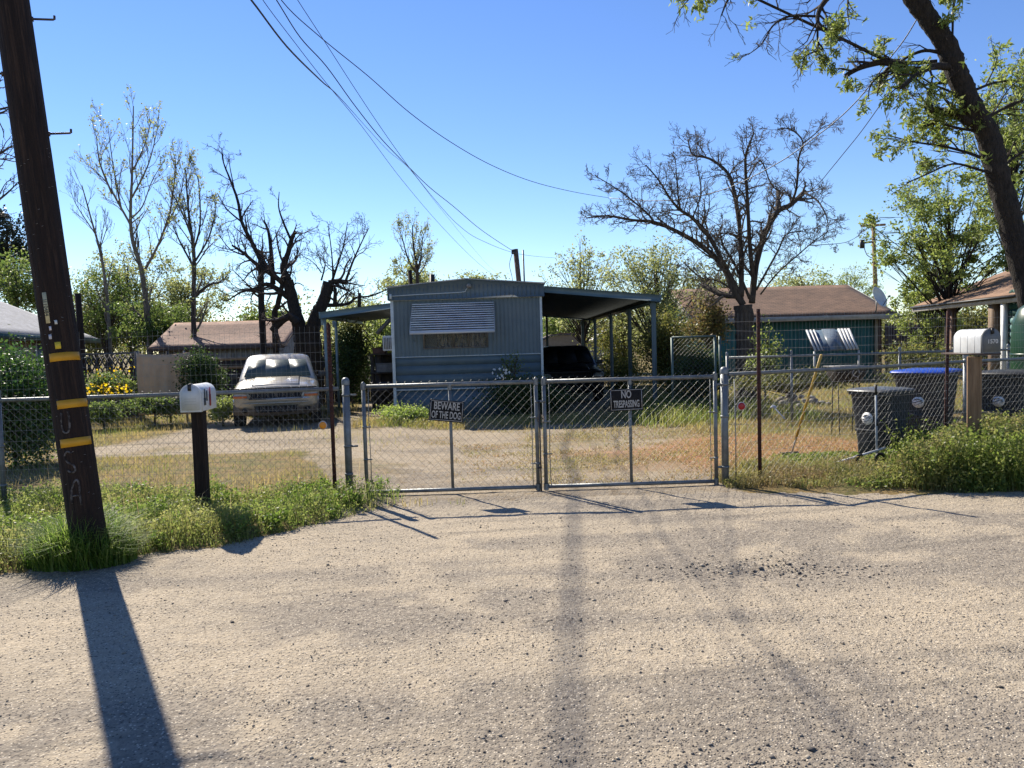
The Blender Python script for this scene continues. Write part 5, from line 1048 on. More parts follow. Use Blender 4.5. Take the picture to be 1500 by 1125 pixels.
a=at(1283,566,8.98); b=gat(1283,689); root=empty('standpipe',b,label='upright grey pipe with a black top in front of the charcoal bin',cat='pipe'); b=np.array([a[0]+.01,a[1],0]); m=MB(); m.tube([b,a-[0,0,.1]],.0125,10); m.build('pipe',mat('grey plastic pipe',(.34,.37,.39),(.25,.27,.29)),root); m=MB(); m.tube([a-[0,0,.10],a+[0,0,.02]],.015,8); m.tube([b+[0,0,.52],b+[0,0,.60]],.016,8); m.lathe([(.05,-.01),(.07,0),(.05,.01),(.03,0),(.05,-.01)],c=b+[.03,-.02,.14],R=rx(pi/2),k=16); m.build('valve',BLACK,root)
def tub():
    Y=12.6; a=at(1216,538,Y);b=at(1262,538,Y);c=at(1222,560,Y);d=at(1256,560,Y); g=hz(6,Y); root=empty('barbecue',((a[0]+b[0])/2,Y,g),label='dark rusted metal barbecue tub on legs behind the fence',cat='barbecue')
    m=MB(); z1=a[2];z0=c[2]; m.loft([[(c[0],Y-.12,z0),(d[0],Y-.12,z0),(d[0],Y+.12,z0),(c[0],Y+.12,z0)],[(a[0]+.02,Y-.2,z0+.12),(b[0]-.02,Y-.2,z0+.12),(b[0]-.02,Y+.2,z0+.12),(a[0]+.02,Y+.2,z0+.12)],[(a[0],Y-.22,z1),(b[0],Y-.22,z1),(b[0],Y+.22,z1),(a[0],Y+.22,z1)]])
    DK=mat('sooty metal',(.014,.012,.010),(.03,.022,.016),scale=8,rough=.8); m.build('tub',DK,root,bevel=.015)
    m=MB(); m.bb((a[0]-.02,Y-.24,z1),(b[0]+.02,Y+.24,z1+.02)); m.build('lid_rim',mat('grey rim',(.12,.12,.115)),root)
    m=MB(); h=at(1254,548,Y-.24); m.tube([h+[.055*cos(t),0,.06*sin(t)+.02] for t in np.linspace(-.3,5.2,14)]+[h+[.03,0,-.10]],.009,5); m.build('handle',mat('grey wire handle',(.25,.25,.25)),root)
    for X in (c[0]+.02,d[0]-.02):
        for yy in (-.1,.1): m=MB(); m.tube([(X,Y+yy,z0),(X,Y+yy*1.6,g)],.008,6); m.build('leg',DK,root)
tub()
def rock(mb,c,s):
    n=14; u=rotv(n); from itertools import combinations
    R=np.linalg.qr(rng.normal(size=(3,3)))[0]; prof=[(.001,-1),(.75,-.6),(1,0),(.7,.65),(.001,1)]; k=7; V=np.array([[rr*cos(a)*rng.uniform(.8,1.2),rr*sin(a)*rng.uniform(.8,1.2),zz*rng.uniform(.7,.95)] for rr,zz in prof for a in np.arange(k)*2*pi/k])*s
    i=np.arange(4)[:,None]*k;j=np.arange(k)[None,:];j2=(j+1)%k; mb.add(V@R.T*[1,1,.7]+c,q=np.stack([i+j,i+j2,i+k+j2,i+k+j],-1).reshape(-1,4))
RK=[mat('rock %d'%i,c,tuple(v*.6 for v in c),scale=10,rough=.9,bump=.4) for i,c in enumerate([(.30,.28,.25),(.20,.18,.17),(.36,.31,.25),(.25,.2,.17)])]
c=gat(1170,597)
for i in range(26):
    x=c[0]+rng.normal(0,.42); y=c[1]+rng.normal(0,.22); s=rng.uniform(.08,.15); m=MB(); rock(m,np.array([x,y,hz(x,y)+s*.6+max(0,.30-.4*abs(x-c[0]))*rng.random()]),s); o=m.build('rock',RK[i%4],None,loc=(x,y,hz(x,y))); tag(o,'grey fieldstone lying in the rock pile in the right yard','rock',group='stones of the rock pile')
c=at(700,606,17.9)
for i in range(9):
    x=c[0]+rng.normal(0,.30); y=17.9+rng.normal(0,.15); s=rng.uniform(.05,.09); m=MB(); rock(m,np.array([x,y,hz(x,y)+s*.5]),s); tag(m.build('rock',RK[(i+1)%4],None,loc=(x,y,hz(x,y))),'pale stone in the weeds at the foot of the mobile home','rock',group='stones by the mobile home')
c=gat(441,707); m=MB(); rock(m,c+[0,0,.04],.045); tag(m.build('rock',RK[2],None,loc=c),'single pale stone in the grass behind the left fence','rock')
a=at(1133,596,15);b=at(1150,614,14.6); m=MB(); m.tube([a,b],.012,6); rock(m,a,.06); tag(m.build('broken_stick',WHITE,None,loc=a),'thin white stick with a grey lump on its end by the rock pile','stick')
# boards and clutter beside the home, left
def clutter():
    Y=22.2; g=hz(-4,Y); a=at(546,518,Y); b=at(579,518,Y); root=empty('storage_shelf',(a[0],Y,g),label='weathered wooden shelf with clutter between awning post and mobile home',cat='shelf'); m=MB()
    for px in (546,556,578): X=at(px,540,Y)[0]; m.bb((X-.05,Y-.05,g),(X+.05,Y+.05,1.42))
    for z in (.35,.85,1.38): m.bb((a[0]-.05,Y-.3,z),(b[0],Y+.3,z+.04))
    m.bb((a[0],Y+.3,g),(b[0],Y+.33,1.4)); m.build('frame',mat('grey brown planks',(.10,.075,.055),(.05,.04,.03),rough=.9),root)
    for px,z,s,cc,nm,lb in ((568,.89,.28,(.22,.21,.20),'storage_box','grey box on the middle shelf of the wooden clutter shelf'),(558,1.42,.18,(.12,.05,.035),'storage_box','rust brown box on top of the wooden clutter shelf'),(566,.39,.22,(.05,.06,.09),'storage_box','dark blue box on the bottom shelf of the wooden clutter shelf')):
        X=at(px,540,Y)[0]; r_=empty(nm,(X,Y-.05,z),label=lb,cat='box'); M_=mat(lb[:20],cc,tuple(v*.6 for v in cc)); m=MB(); m.bb((X-s,Y-.25,z),(X+s,Y+.2,z+s*.8)); m.build('body',M_,r_,bevel=.01); m=MB(); m.bb((X-s-.015,Y-.265,z+s*.8+.001),(X+s+.015,Y+.215,z+s*.8+.03)); m.build('lid',M_,r_,bevel=.006)
clutter()
# ---------------------------------------------------------------- the trees one can single out
def z4(x,y): return 840+x/3.214,170+y/3.214
def z5(x,y): return 980+x/2.5,y/2.5
def z2(x,y): return 300+x/3.515,200+y/3.515
def z1(x,y): return x/2.2514,y/2.2514
def pl(pts,conv,Y,spread=0,amp=0):
    n=len(pts); off=rng.uniform(-spread,spread); P=[]
    for i,(x,y) in enumerate(pts): px,py=conv(x,y); P.append(at(px,py,Y+off*(i/max(1,n-1))**1.2))
    return np.array(P)
def grounded(P): # extend first point down to the ground
    P=list(P); p=P[0].copy(); g=hz(p[0],p[1])-.1
    if p[2]>g+.05: q=p.copy(); q[2]=g; P=[q]+P
    return np.array(P)
# bare spreading tree in front of the teal house
Y=19.0; S=1.6
bt=[(grounded(pl([(812,1120),(808,1000),(800,890)],z4,Y)),.25,.215,0,0)]
for pts,r0,r1,k,kl in [
 ([(800,890),(745,800),(700,700),(600,610),(480,540),(380,500),(280,490),(160,470),(60,480)],.15,.022,22,1.25),
 ([(380,500),(350,460),(280,400),(200,340),(100,280)],.05,.014,12,.9),
 ([(790,850),(720,720),(640,570),(560,480),(500,440),(450,380),(400,300),(340,230)],.11,.018,22,1.2),
 ([(500,440),(490,340),(480,200)],.035,.012,8,.8),([(560,480),(600,360),(580,210),(585,90)],.035,.01,9,.8),
 ([(790,850),(790,700),(780,500),(750,330),(720,260),(640,200),(560,180),(540,110)],.12,.02,22,1.1),
 ([(850,800),(830,600),(820,400),(810,250),(815,170),(850,80)],.10,.022,18,1.0),([(820,300),(880,210),(930,320),(965,350)],.035,.02,8,.8),
 ([(840,880),(860,700),(900,560),(960,450),(1020,420),(1090,355)],.14,.08,14,1.1),([(950,470),(962,400),(965,355)],.085,.075,5,.8),
 ([(1020,420),(1050,340),(1060,200),(1080,120),(1020,60),(960,65)],.055,.015,14,.8),([(1080,130),(1130,90),(1180,50),(1240,40)],.03,.01,6,.6),
 ([(1090,360),(1150,400),(1190,470),(1200,530)],.045,.012,10,.8),([(880,840),(960,740),(1050,660),(1120,600),(1200,540)],.04,.012,12,.9),
 ([(1100,610),(1180,605),(1280,595),(1350,560)],.018,.006,4,.4),([(770,850),(700,840),(640,810),(610,795)],.12,.085,6,.8),
 ([(830,860),(760,700),(700,600),(690,520)],.07,.02,16,1.0),([(860,820),(960,640),(1000,560),(1080,540)],.05,.015,12,.9),([(800,860),(690,780),(600,760),(520,690)],.05,.02,12,.8)]:
    bt.append((pl(pts,z4,Y,S),r0*.57,r1*.75,int(k*1.6),kl*.66))
cfgB=dict(n=[0,7,4],max=3,gnarl=.24,up=.05,taper=.3,rmin=.0042,lr=.55,ang=(.5,1.15))
limbtree('bare_tree','wide-spreading bare tree with sawn limbs in front of the teal house','tree',(at(1092,560,Y)[0],Y,hz(6,Y)),bt,cfgB,BARK,mat('grey twigs',(.15,.125,.10),(.08,.065,.05),rough=.9))
# leaning tree in the right foreground
Y=12.6
lt_=[(grounded(pl([(1400,1500),(1330,1120),(1262,850),(1205,650),(1170,500),(1112,400),(1060,280),(1012,160),(950,70),(875,-40),(760,-210),(600,-420)],z5,Y)),.195,.13,0,0)]
for pts,r0,r1,k,kl in [
 ([(1112,450),(1060,418),(1000,410),(955,412)],.095,.075,4,.6),([(965,410),(950,340),(975,310),(1010,295)],.035,.02,5,.5),
 ([(1050,245),(960,245),(900,280),(850,320)],.06,.03,8,.7),([(870,240),(820,232),(760,230),(690,252),(645,278)],.055,.035,7,.6),([(690,252),(672,230),(655,212)],.02,.012,0,0),
 ([(1000,195),(940,185),(880,205),(840,235),(800,270),(765,300)],.03,.012,7,.5),([(980,225),(880,230),(780,213),(650,150),(500,80),(330,0),(200,-60)],.035,.02,16,.7),
 ([(870,260),(790,265),(740,310),(730,360)],.02,.008,5,.4),([(1040,340),(950,300),(880,250)],.02,.01,5,.4),
 ([(760,-120),(640,-60),(560,20),(545,80),(580,110)],.06,.02,10,.7),([(545,80),(545,150),(560,180),(500,205),(480,280)],.02,.007,14,.5),([(540,60),(440,60),(380,95),(340,160),(290,200)],.022,.006,16,.55),
 ([(700,-160),(450,-120),(250,-40),(190,60)],.05,.008,16,.7),([(250,-40),(100,-20),(30,50)],.015,.005,8,.4),
 ([(1150,580),(1080,555),(1000,535),(900,520),(800,495)],.03,.010,12,.6),([(1180,480),(1090,475),(1000,455),(930,450)],.03,.01,8,.6),([(1200,640),(1130,620),(1040,600),(940,640),(870,670)],.025,.008,10,.6),
 ([(1060,-100),(1045,0),(1040,60),(1038,140)],.02,.016,6,.4),([(1190,560),(1215,545),(1250,560),(1255,640)],.03,.02,5,.5),([(1270,870),(1235,800),(1210,700)],.02,.01,4,.5),
 ([(1150,440),(1220,400),(1290,370),(1400,330)],.03,.015,12,.8),([(1120,330),(1200,300),(1290,290),(1380,240)],.025,.012,10,.8),([(1210,620),(1290,560),(1400,520)],.03,.02,10,.7),([(900,-60),(980,-40),(1080,-60)],.03,.02,6,.5),([(1250,820),(1330,760),(1450,740)],.03,.02,8,.7)]:
    lt_.append((pl(pts,z5,Y,1.1),r0,r1,k,kl))
cfgL=dict(n=[0,5,3],max=2,gnarl=.22,up=-.02,taper=.3,rmin=.0035,lr=.5,ang=(.4,1.1))
def rosettes(t,root):
    px=[]; keep=[]
    for p in t:
        # leaves sit low and right; the hanging tips on the upper left stay bare
        x=p[0]/p[1]; z=(p[2]-CAM_H)/p[1]; bare=(x<.40 and z>.20) ; keep.append((rng.random()<.85)&(float(vnoise(p[0]*3.1,p[2]*3.1,1.0))+.25*rng.random()>(.88 if bare else (.62 if x<.5 else .48))))
    t=t[np.array(keep)]; n=9; sz=np.repeat(rng.uniform(.6,1.35,len(t)),n); C=np.repeat(t,n,0)+rng.normal(0,.034,(len(t)*n,3))*sz[:,None]; m=MB(); leafquads(m,C,.098*sz,.28,droop=.3); m.build('crown',L_FRESH,root)
limbtree('leaning_tree','tall leaning dark-barked tree with fresh leaves filling the upper right corner','tree',(at(1540,700,Y)[0],Y,0),lt_,cfgL,BARKD,mat('dark twigs',(.05,.038,.03),(.03,.022,.018),rough=.9),leaf=rosettes)
# broken, pollarded tree left of the home
Y=24.5
dt=[(grounded(pl([(500,1110),(490,1000),(455,860),(430,740)],z2,Y)),.27,.15,0,0),(grounded(pl([(560,1110),(556,1000),(575,920),(610,850),(640,750)],z2,Y)),.27,.17,0,0),
 (pl([(640,755),(680,745),(735,752)],z2,Y),.09,.075,6,1.0),(pl([(430,740),(405,680),(430,600),(450,520),(468,490)],z2,Y),.12,.05,6,1.0),(pl([(440,525),(400,430),(380,360),(383,285)],z2,Y,1),.04,.012,3,.6),
 (grounded(pl([(295,945),(290,780),(288,590)],z2,Y+2)),.12,.10,4,.7),(grounded(pl([(360,950),(375,870),(400,750),(410,620)],z2,Y+.8)),.11,.06,5,.8),(pl([(350,760),(345,640),(330,500),(305,430)],z2,Y+1,1),.09,.02,8,1.1),
 (pl([(430,830),(380,790),(320,760),(270,780),(190,800),(110,850)],z2,Y,1.5),.10,.015,14,1.3),(pl([(440,790),(360,720),(270,660),(200,600),(140,560)],z2,Y,1.5),.10,.03,14,1.2),(pl([(200,610),(130,580),(75,510)],z2,Y,1),.03,.008,6,.8),
 (pl([(330,700),(290,640),(240,540),(190,440),(170,330),(130,220),(95,130),(88,60)],z2,Y,1),.085,.012,14,1.0),(pl([(190,440),(110,370),(65,290)],z2,Y,1),.03,.008,5,.8),(pl([(150,260),(130,160),(122,85)],z2,Y,1),.02,.006,3,.5),
 (pl([(480,960),(440,930),(400,945),(345,1000)],z2,Y-.8),.13,.10,6,.8),(pl([(430,800),(470,755),(510,768)],z2,Y),.03,.01,3,.6),(pl([(430,740),(445,690),(448,650)],z2,Y),.04,.015,2,.6),
 (pl([(655,745),(690,640),(715,560),(735,440)],z2,Y,1),.045,.01,8,.9),(pl([(660,740),(655,620),(635,450)],z2,Y,1),.035,.008,7,.8),(pl([(725,745),(760,650),(800,560),(845,470)],z2,Y,1),.045,.01,9,.9),
 (pl([(600,740),(620,650),(590,600)],z2,Y,1),.03,.008,6,.8),(pl([(620,870),(680,868),(740,860),(780,830),(860,820),(950,780)],z2,Y,1),.07,.015,12,.9),(pl([(796,885),(797,805)],z2,Y),.06,.05,2,.4),(pl([(670,870),(672,780)],z2,Y),.07,.05,4,.6),
 (pl([(600,700),(560,650),(500,610)],z2,Y,1),.02,.006,5,.6),(pl([(460,540),(500,500),(480,600),(430,660)],z2,Y,1),.02,.006,4,.5)]
cfgD=dict(n=[0,6,3],max=3,gnarl=.20,up=.05,taper=.3,rmin=.0045,lr=.5,ang=(.5,1.2))
limbtree('broken_tree','old broken tree with snapped trunks and bare twigs behind the pickup','tree',(at(450,600,Y)[0],Y,hz(-6,Y)),dt,cfgD,BARKD,mat('dead twigs',(.07,.05,.042),(.04,.03,.026),rough=.9))
# tall thin budding trees on the left
cfgP=dict(n=[0,5,3],max=3,gnarl=.12,up=.16,taper=.25,rmin=.0050,lr=.45,ang=(.3,.75))
TWL=mat('pale twigs',(.15,.125,.10),(.09,.075,.06),rough=.9)
def bl(fr,sz): return scatter_leaves(2,sz,L_PALE,.07,.7,frac=fr)
Y=36
limbtree('tall_tree','tallest thin budding tree with forked pale trunk behind the tan screen','tree',(at(216,560,Y)[0],Y,-.3),[
 (grounded(pl([(490,1085),(468,900),(432,760),(436,560),(440,350)],z1,Y)),.15,.02,26,1.6),(pl([(430,740),(385,660),(350,600),(305,555)],z1,Y,2),.055,.015,12,1.3),(pl([(370,640),(330,540),(318,450)],z1,Y,2),.05,.015,8,1.5),(pl([(400,690),(375,560),(355,410)],z1,Y,2),.05,.012,10,1.4),
 (pl([(478,890),(525,800),(560,700),(575,600),(580,520)],z1,Y,2),.065,.014,18,1.4),(pl([(540,760),(590,660),(610,560)],z1,Y,2),.05,.015,8,1.4),(pl([(436,650),(490,540),(520,420)],z1,Y,2),.05,.012,12,1.5),(pl([(440,560),(480,470),(500,390)],z1,Y,2),.04,.012,8,1.2),(pl([(434,720),(470,680),(500,600),(535,540)],z1,Y,2),.04,.012,8,1.3)],cfgP,BARKL,TWL,leaf=bl(.16,.11))
Y=34
limbtree('tall_tree','thin budding tree with a dark side branch left of the broken tree','tree',(at(283,560,Y)[0],Y,-.3),[
 (grounded(pl([(638,1050),(640,850),(622,700),(612,560)],z1,Y)),.13,.02,22,1.5),(pl([(632,780),(600,700),(560,620)],z1,Y,2),.05,.02,9,1.4),(pl([(640,820),(660,740),(655,600),(640,570)],z1,Y,2),.05,.015,10,1.4),(pl([(640,980),(690,940),(735,930)],z1,Y,1),.08,.03,8,1.0),(pl([(645,860),(690,780),(712,690)],z1,Y,1),.05,.02,10,1.3),(pl([(638,880),(590,790),(570,740)],z1,Y,1),.05,.02,8,1.2)],cfgP,BARK,TWL,leaf=bl(.20,.11))
Y=38
limbtree('tall_tree','slender leafless sapling right of the utility pole','tree',(at(155,560,Y)[0],Y,-.3),[(grounded(pl([(355,1000),(335,850),(300,720),(270,610)],z1,Y)),.10,.02,14,1.8),(pl([(320,780),(260,690),(240,650)],z1,Y,1),.03,.01,8,1.2),(pl([(330,820),(350,760),(355,740)],z1,Y,1),.03,.01,6,1.1)],cfgP,BARKL,TWL)
Y=45
z3=lambda x,y:(560+x/4.41,300+y/4.41)
limbtree('slim_tree','small upright budding tree above the left corner of the mobile home roof','tree',(at(612,560,Y)[0],Y,-.3),[(grounded(pl([(228,520),(222,400),(200,250),(195,130)],z3,Y)),.14,.02,16,1.4),(pl([(222,440),(170,360),(130,220),(115,170)],z3,Y,1),.06,.015,12,1.2),(pl([(225,440),(250,330),(262,200)],z3,Y,1),.06,.015,12,1.2),(pl([(224,470),(280,380),(295,300)],z3,Y,1),.04,.01,10,1.0),(pl([(224,490),(140,440),(100,400)],z3,Y,1),.03,.01,8,1.0)],cfgP,BARK,TWL,leaf=scatter_leaves(2,.10,L_PALE,.08,.7,frac=.35))
# bare twigs reaching in from beyond the left edge
Y=13
limbtree('bare_tree','bare tree mostly outside the left edge, its twigs showing past the utility pole','tree',(at(-150,600,Y)[0],Y,0),[(grounded(pl([(-250,1100),(-200,800),(-160,500),(-150,200)],z1,Y)),.18,.06,8,1.2),(pl([(-190,700),(-80,560),(10,500),(40,480)],z1,Y,.3),.05,.008,14,.6),(pl([(-160,500),(-60,400),(10,370),(25,360)],z1,Y,.3),.04,.006,10,.5),(pl([(-200,800),(-60,700),(20,640),(60,600)],z1,Y,.3),.04,.006,12,.5),(pl([(-160,400),(-40,300),(8,262)],z1,Y,.3),.03,.006,8,.5)],dict(cfgB,n=[0,4,3],max=2),BARK)
# ---------------------------------------------------------------- leafy trees and bushes
def lt(name,label,cat,px,Y,ytop,ybot,wpx,K,n,ls,lm,bark=BARK,r=.12,sig=.16,dep=None,group=None,el=.6):
    """crown spans ytop..ybot (pixels) at depth Y, wpx wide"""
    a=at(px,ytop,Y);b=at(px,ybot,Y); g=hz(a[0],Y); W=wpx/FPX*Y/2; ch=(a[2]-b[2])/2
    return leafytree(name,label,cat,(a[0],Y,g),0,(0,0,(a[2]+b[2])/2-g),(W,dep or min(W,2.2),ch),K,n,ls,lm,bark,r,group,sigma=sig,elong=el)
lt('tree','pale green bushy tree behind the budding trees at the left','tree',185,44,350,505,200,140,9000,.14,L_PALE,r=.2,sig=.08)
lt('tree','dense green tree behind the tan screen and dark bush',
 'tree',240,37,440,545,120,80,8000,.11,L_MID,r=.12,sig=.09)
lt('tree','leafy olive tree behind the black lattice','tree',135,44,410,540,110,70,8000,.13,L_OLIVE,r=.12,sig=.09)
lt('tree','mid green tree between the utility pole and the budding trees','tree',150,42,385,530,120,80,7000,.13,L_MID,r=.15,sig=.09)
lt('tree','green tree behind the grey roof, left of the utility pole','tree',20,44,365,470,120,40,6000,.16,L_MID,r=.2)
lt('pine_tree','dark conifer rising at the left edge','tree',8,60,300,430,80,40,8000,.22,L_PINE,bark=BARKD,r=.3,sig=.14)
lt('tree','leafy tree right of the budding trees above the old shed','tree',275,42,385,500,130,90,5500,.14,L_PALE,r=.15,sig=.08)
lt('tree','low green tree behind the old shed roof','tree',215,37,430,520,120,40,6000,.13,L_MID,r=.12)
lt('tree','small round tree on the skyline behind the old shed','tree',395,60,455,480,110,30,2500,.2,L_MID,r=.2)
lt('tree','distant low tree between the broken tree and the mobile home','tree',525,52,425,500,130,40,4500,.18,L_PALE,r=.2)
lt('tree','bright leafy tree under the left awning','tree',560,30,455,545,90,40,6000,.12,L_FRESH,r=.12)
lt('tree','green treetop just above the left of the mobile home roof','tree',600,50,385,440,90,30,3500,.17,L_PALE,r=.2)
lt('tree','green treetop just above the middle of the mobile home roof','tree',690,52,398,440,120,30,3000,.17,L_PALE,r=.2)
lt('tree','loose tree with pale buds right of the service post','tree',850,38,340,500,165,130,3600,.13,L_PALE,r=.18,sig=.07)
lt('tree','broad green tree between the carport and the bare tree','tree',960,33,340,520,180,170,9000,.11,L_PALE,r=.2,sig=.08)
lt('tree','green tree seen through the carport opening','tree',830,52,450,520,110,40,5000,.16,L_MID,r=.15)
lt('tree','dense leafy tree behind the last carport posts','tree',910,40,430,560,120,50,7000,.13,L_OLIVE,r=.15)
lt('tree','hazy budding tree behind the teal house ridge','tree',1170,52,385,450,120,50,3000,.16,L_PALE,r=.2)
lt('tree','leafy tree behind the gable end of the teal house','tree',1040,42,380,480,110,50,4500,.14,L_OLIVE,r=.2)
lt('tree','bright green tree between the teal house and the porch','tree',1362,27,370,520,110,80,7000,.11,L_FRESH,bark=BARKD,r=.14,sig=.08)
lt('tree','large fresh green tree above the porch roof','tree',1390,24,250,445,250,130,13000,.10,L_FRESH,bark=BARKD,r=.16,sig=.055,dep=2.4)
lt('tree','tall fresh green tree at the right edge behind the leaning trunk','tree',1480,28,75,330,130,150,7000,.12,L_FRESH,bark=BARKD,r=.18,sig=.07)
lt('tree','low bright branchy tree above the satellite dish','tree',1245,45,385,450,110,60,2400,.10,L_FRESH,r=.08,sig=.09)
lt('tree','shady tree behind the porch posts','tree',1430,31,440,540,120,50,6000,.13,L_OLIVE,bark=BARKD,r=.18)
lt('tree','dark tree closing the view right of the porch','tree',1530,36,330,520,120,40,5000,.16,L_MID,bark=BARKD,r=.2)
# far-off wood closing the horizon
mb=MB(); tb=MB()
for i,px in enumerate(range(-120,1640,26)):
    Yf=84+(i*37%23); q=at(px+(i*53%31)-15,505,Yf); top=at(px,float(472-38*rng.random()**1.5),Yf)[2]; h=max(2.5,top-.0)
    n=1100; K=14; cl=np.stack([q[0]+rng.normal(0,2.2,K),Yf+rng.normal(0,1.5,K),rng.uniform(.25,.95,K)*h],-1); C=cl[rng.integers(0,K,n)]+rng.normal(0,.75,(n,3))*[1.2,1,.8]; C[:,2]=np.abs(C[:,2])-.3; leafquads(mb,C,.34,.7)
    tb.tube([(q[0],Yf,-.5),(q[0]+.2,Yf,h*.5),(q[0],Yf,h*.85)],[.2,.15,.06],5)
fw_=mb.build('far_trees',L_OLIVE); tag(fw_,'low far-off belt of trees along the horizon behind the houses','trees',kind='stuff'); tag(tb.build('far_tree_trunks',BARK),'trunks inside the far-off belt of trees','trees',kind='stuff')
def bush(name,label,px,Y,ytop,ybot,wpx,K,n,ls,lm,cat='bush',dep=None,el=.6,sig=.2,r=.03): return lt(name,label,cat,px,Y,ytop,ybot,wpx,K,n,ls,lm,r=r,sig=sig,dep=dep,el=el)
bush('hedge','big dark green hedge bush behind the fence at the left edge',12,11.2,500,695,128,90,26000,.055,leafmat('hedge leaves',[(.02,.05,.012),(.04,.09,.018),(.09,.15,.03)],trans=.35,rough=.35),dep=1.0,cat='hedge')
bush('bush','glossy dark bush between the tan screen and the pickup',292,19.6,507,595,82,50,11000,.065,L_DARK,dep=.7)
bush('bush','low green bush at the foot of the tan screen',225,18.6,578,612,95,30,5000,.06,L_MID,dep=.6)
bush('bush','leafy bush below the black lattice',150,18.2,585,622,70,30,4500,.06,L_MID,dep=.6)
bush('bush','weedy green bush left of the pickup',325,18.2,580,622,45,20,3000,.06,L_FRESH,dep=.5)
yb=bush('flowering_bush','yellow flowering bush in front of the black lattice',160,20.5,545,590,85,40,5000,.06,L_MID,dep=.6)
def flowers(px,Y,y0,y1,wpx,n,size,m_,parent):
    C=[]; 
    for i in range(n): C.append(at(px+rng.normal(0,.3)*wpx,rng.uniform(y0,y1),Y+rng.uniform(-.7,-.2)))
    mb=MB(); C=np.array(C); leafquads(mb,C,size,.9); mb.build('blossom',m_,parent)
YF=leafmat('yellow petals',[(.62,.42,.01),(.75,.55,.02),(.55,.33,.01)],trans=.4)
flowers(147,20.3,562,578,45,110,.07,YF,yb); flowers(165,20.3,535,572,75,45,.055,YF,yb); flowers(180,20.3,566,576,20,40,.06,YF,yb)
bush('vine_thicket','dark ivy thicket under the left awning',512,23.5,470,590,75,60,12000,.07,L_DARK,cat='thicket',dep=.8)
bush('bush','dark rose bush against the right end of the mobile home front',772,18.2,548,615,135,60,13000,.055,L_DARK,dep=.45)
ro=bush('bush','climbing leafy stems at the right of the mobile home front',752,18.5,512,600,60,26,700,.06,L_MID,dep=.3)
flowers(735,18.3,537,556,30,26,.07,leafmat('white petals',[(.6,.6,.55),(.7,.7,.66)],trans=.4),ro)
bush('vine_thicket','olive vine-covered thicket right of the carport corner post',985,21.5,450,600,110,80,13000,.07,L_OLIVE,cat='thicket',dep=1.0)
bush('bush','dark leafy shrub behind the tall pipe-framed gate',1018,18.6,515,595,90,50,9000,.06,L_DARK,dep=.6)
bush('vine_thicket','hanging dead vines and leaves left of the bare tree trunk',1035,19.6,425,510,70,40,4500,.07,leafmat('dead vine leaves',[(.16,.10,.05),(.10,.11,.03),(.22,.15,.05)],trans=.35),cat='thicket',dep=.6)
bush('bush','sparse light green sapling at the foot of the bare tree',1120,17.2,470,560,70,26,900,.07,L_FRESH,dep=.4)
bush('bush','green shrub behind the carport beside the dark pickup',905,30,520,590,90,40,7000,.08,L_OLIVE,dep=1.0)
bush('bush','low plants along the back fence of the right yard',1160,16.6,540,575,190,60,6000,.06,L_OLIVE,dep=.6)
bush('bush','grey green shrubs behind the back fence near the porch',1350,17.5,500,565,120,50,7000,.06,L_OLIVE,dep=.7)
bush('bush','bright green weed clump at the left foot of the mobile home',592,17.6,590,622,85,34,7000,.045,leafmat('bright weed leaves',[(.12,.19,.03),(.20,.27,.05),(.26,.30,.08)],trans=.5),dep=.5,sig=.25,r=.012)
# ---------------------------------------------------------------- grass and weeds
SEED=0
STRAW=[(.30,.23,.08),(.38,.30,.12),(.21,.16,.05)]; GREENB=[(.05,.095,.012),(.09,.145,.02),(.15,.20,.04),(.07,.12,.015),(.24,.25,.09)]
G1=leafmat('verge grass',GREENB+[(.13,.18,.03)],trans=.55,patch=[(.16,.19,.05),(.24,.22,.08),(.12,.16,.03)],pscale=1.1)
G2=leafmat('dry yard grass',STRAW,trans=.4,patch=[(.10,.14,.025),(.17,.19,.045),(.26,.22,.07)],pscale=.6)
G3=leafmat('right verge weeds',[(.07,.11,.02),(.12,.17,.03),(.19,.20,.06),(.09,.14,.025)],trans=.5,patch=[(.10,.13,.03),(.20,.20,.06),(.24,.19,.09)],pscale=.9)
def field(name,label,n,xr,yr,test,hf,wf,m_,cat,bend=.6,leafy=None):
    x=rng.uniform(*xr,n); y=rng.uniform(*yr,n); k=test(x,y); x,y=x[k],y[k]; z,_,_=surf(x,y); h=hf(x,y); mb=MB(); blades(mb,np.stack([x,y,z-.005],-1),h,wf,bend)
    if leafy:
        q=rng.random(len(x))<leafy[0]; C=np.stack([x[q],y[q],z[q]],-1); C=np.repeat(C,leafy[2],0); hh=np.repeat(h[q],leafy[2]); C[:,2]+=rng.uniform(.15,1.1,len(C))*hh; C[:,:2]+=rng.normal(0,.035,(len(C),2)); leafquads(mb,C,leafy[1],.55)
    return tag(mb.build(name,m_),label,cat,kind='stuff')
def vt(x,y): # left verge
    e=road_edge(x)+.10*(fbm(x,y,3)-.5)*2; far=8.05+.9*(fbm(x,y,1.2)-.3); d=y-e; right=-1.12+.25*(fbm(x,y,4)-.5)
    dens=np.where(x<-2.0,1,sst(-1.1,-2.0,x)*.8+.15); return (d>-.02)&(y<far)&(x<right)&(rng.random(len(x))<dens*sst(-.05,.08,d))
field('verge_grass','tall green grass and weeds along the left road edge',90000,(-8.5,-.9),(2.6,9.2),vt,lambda x,y:.05+.30*(fbm(x,y,2.6,4)**1.5)*sst(-.05,.4,y-road_edge(x))+.03*sst(7.6,6.4,y),.006,G1,'grass',bend=1.0,leafy=(.45,.026,4))
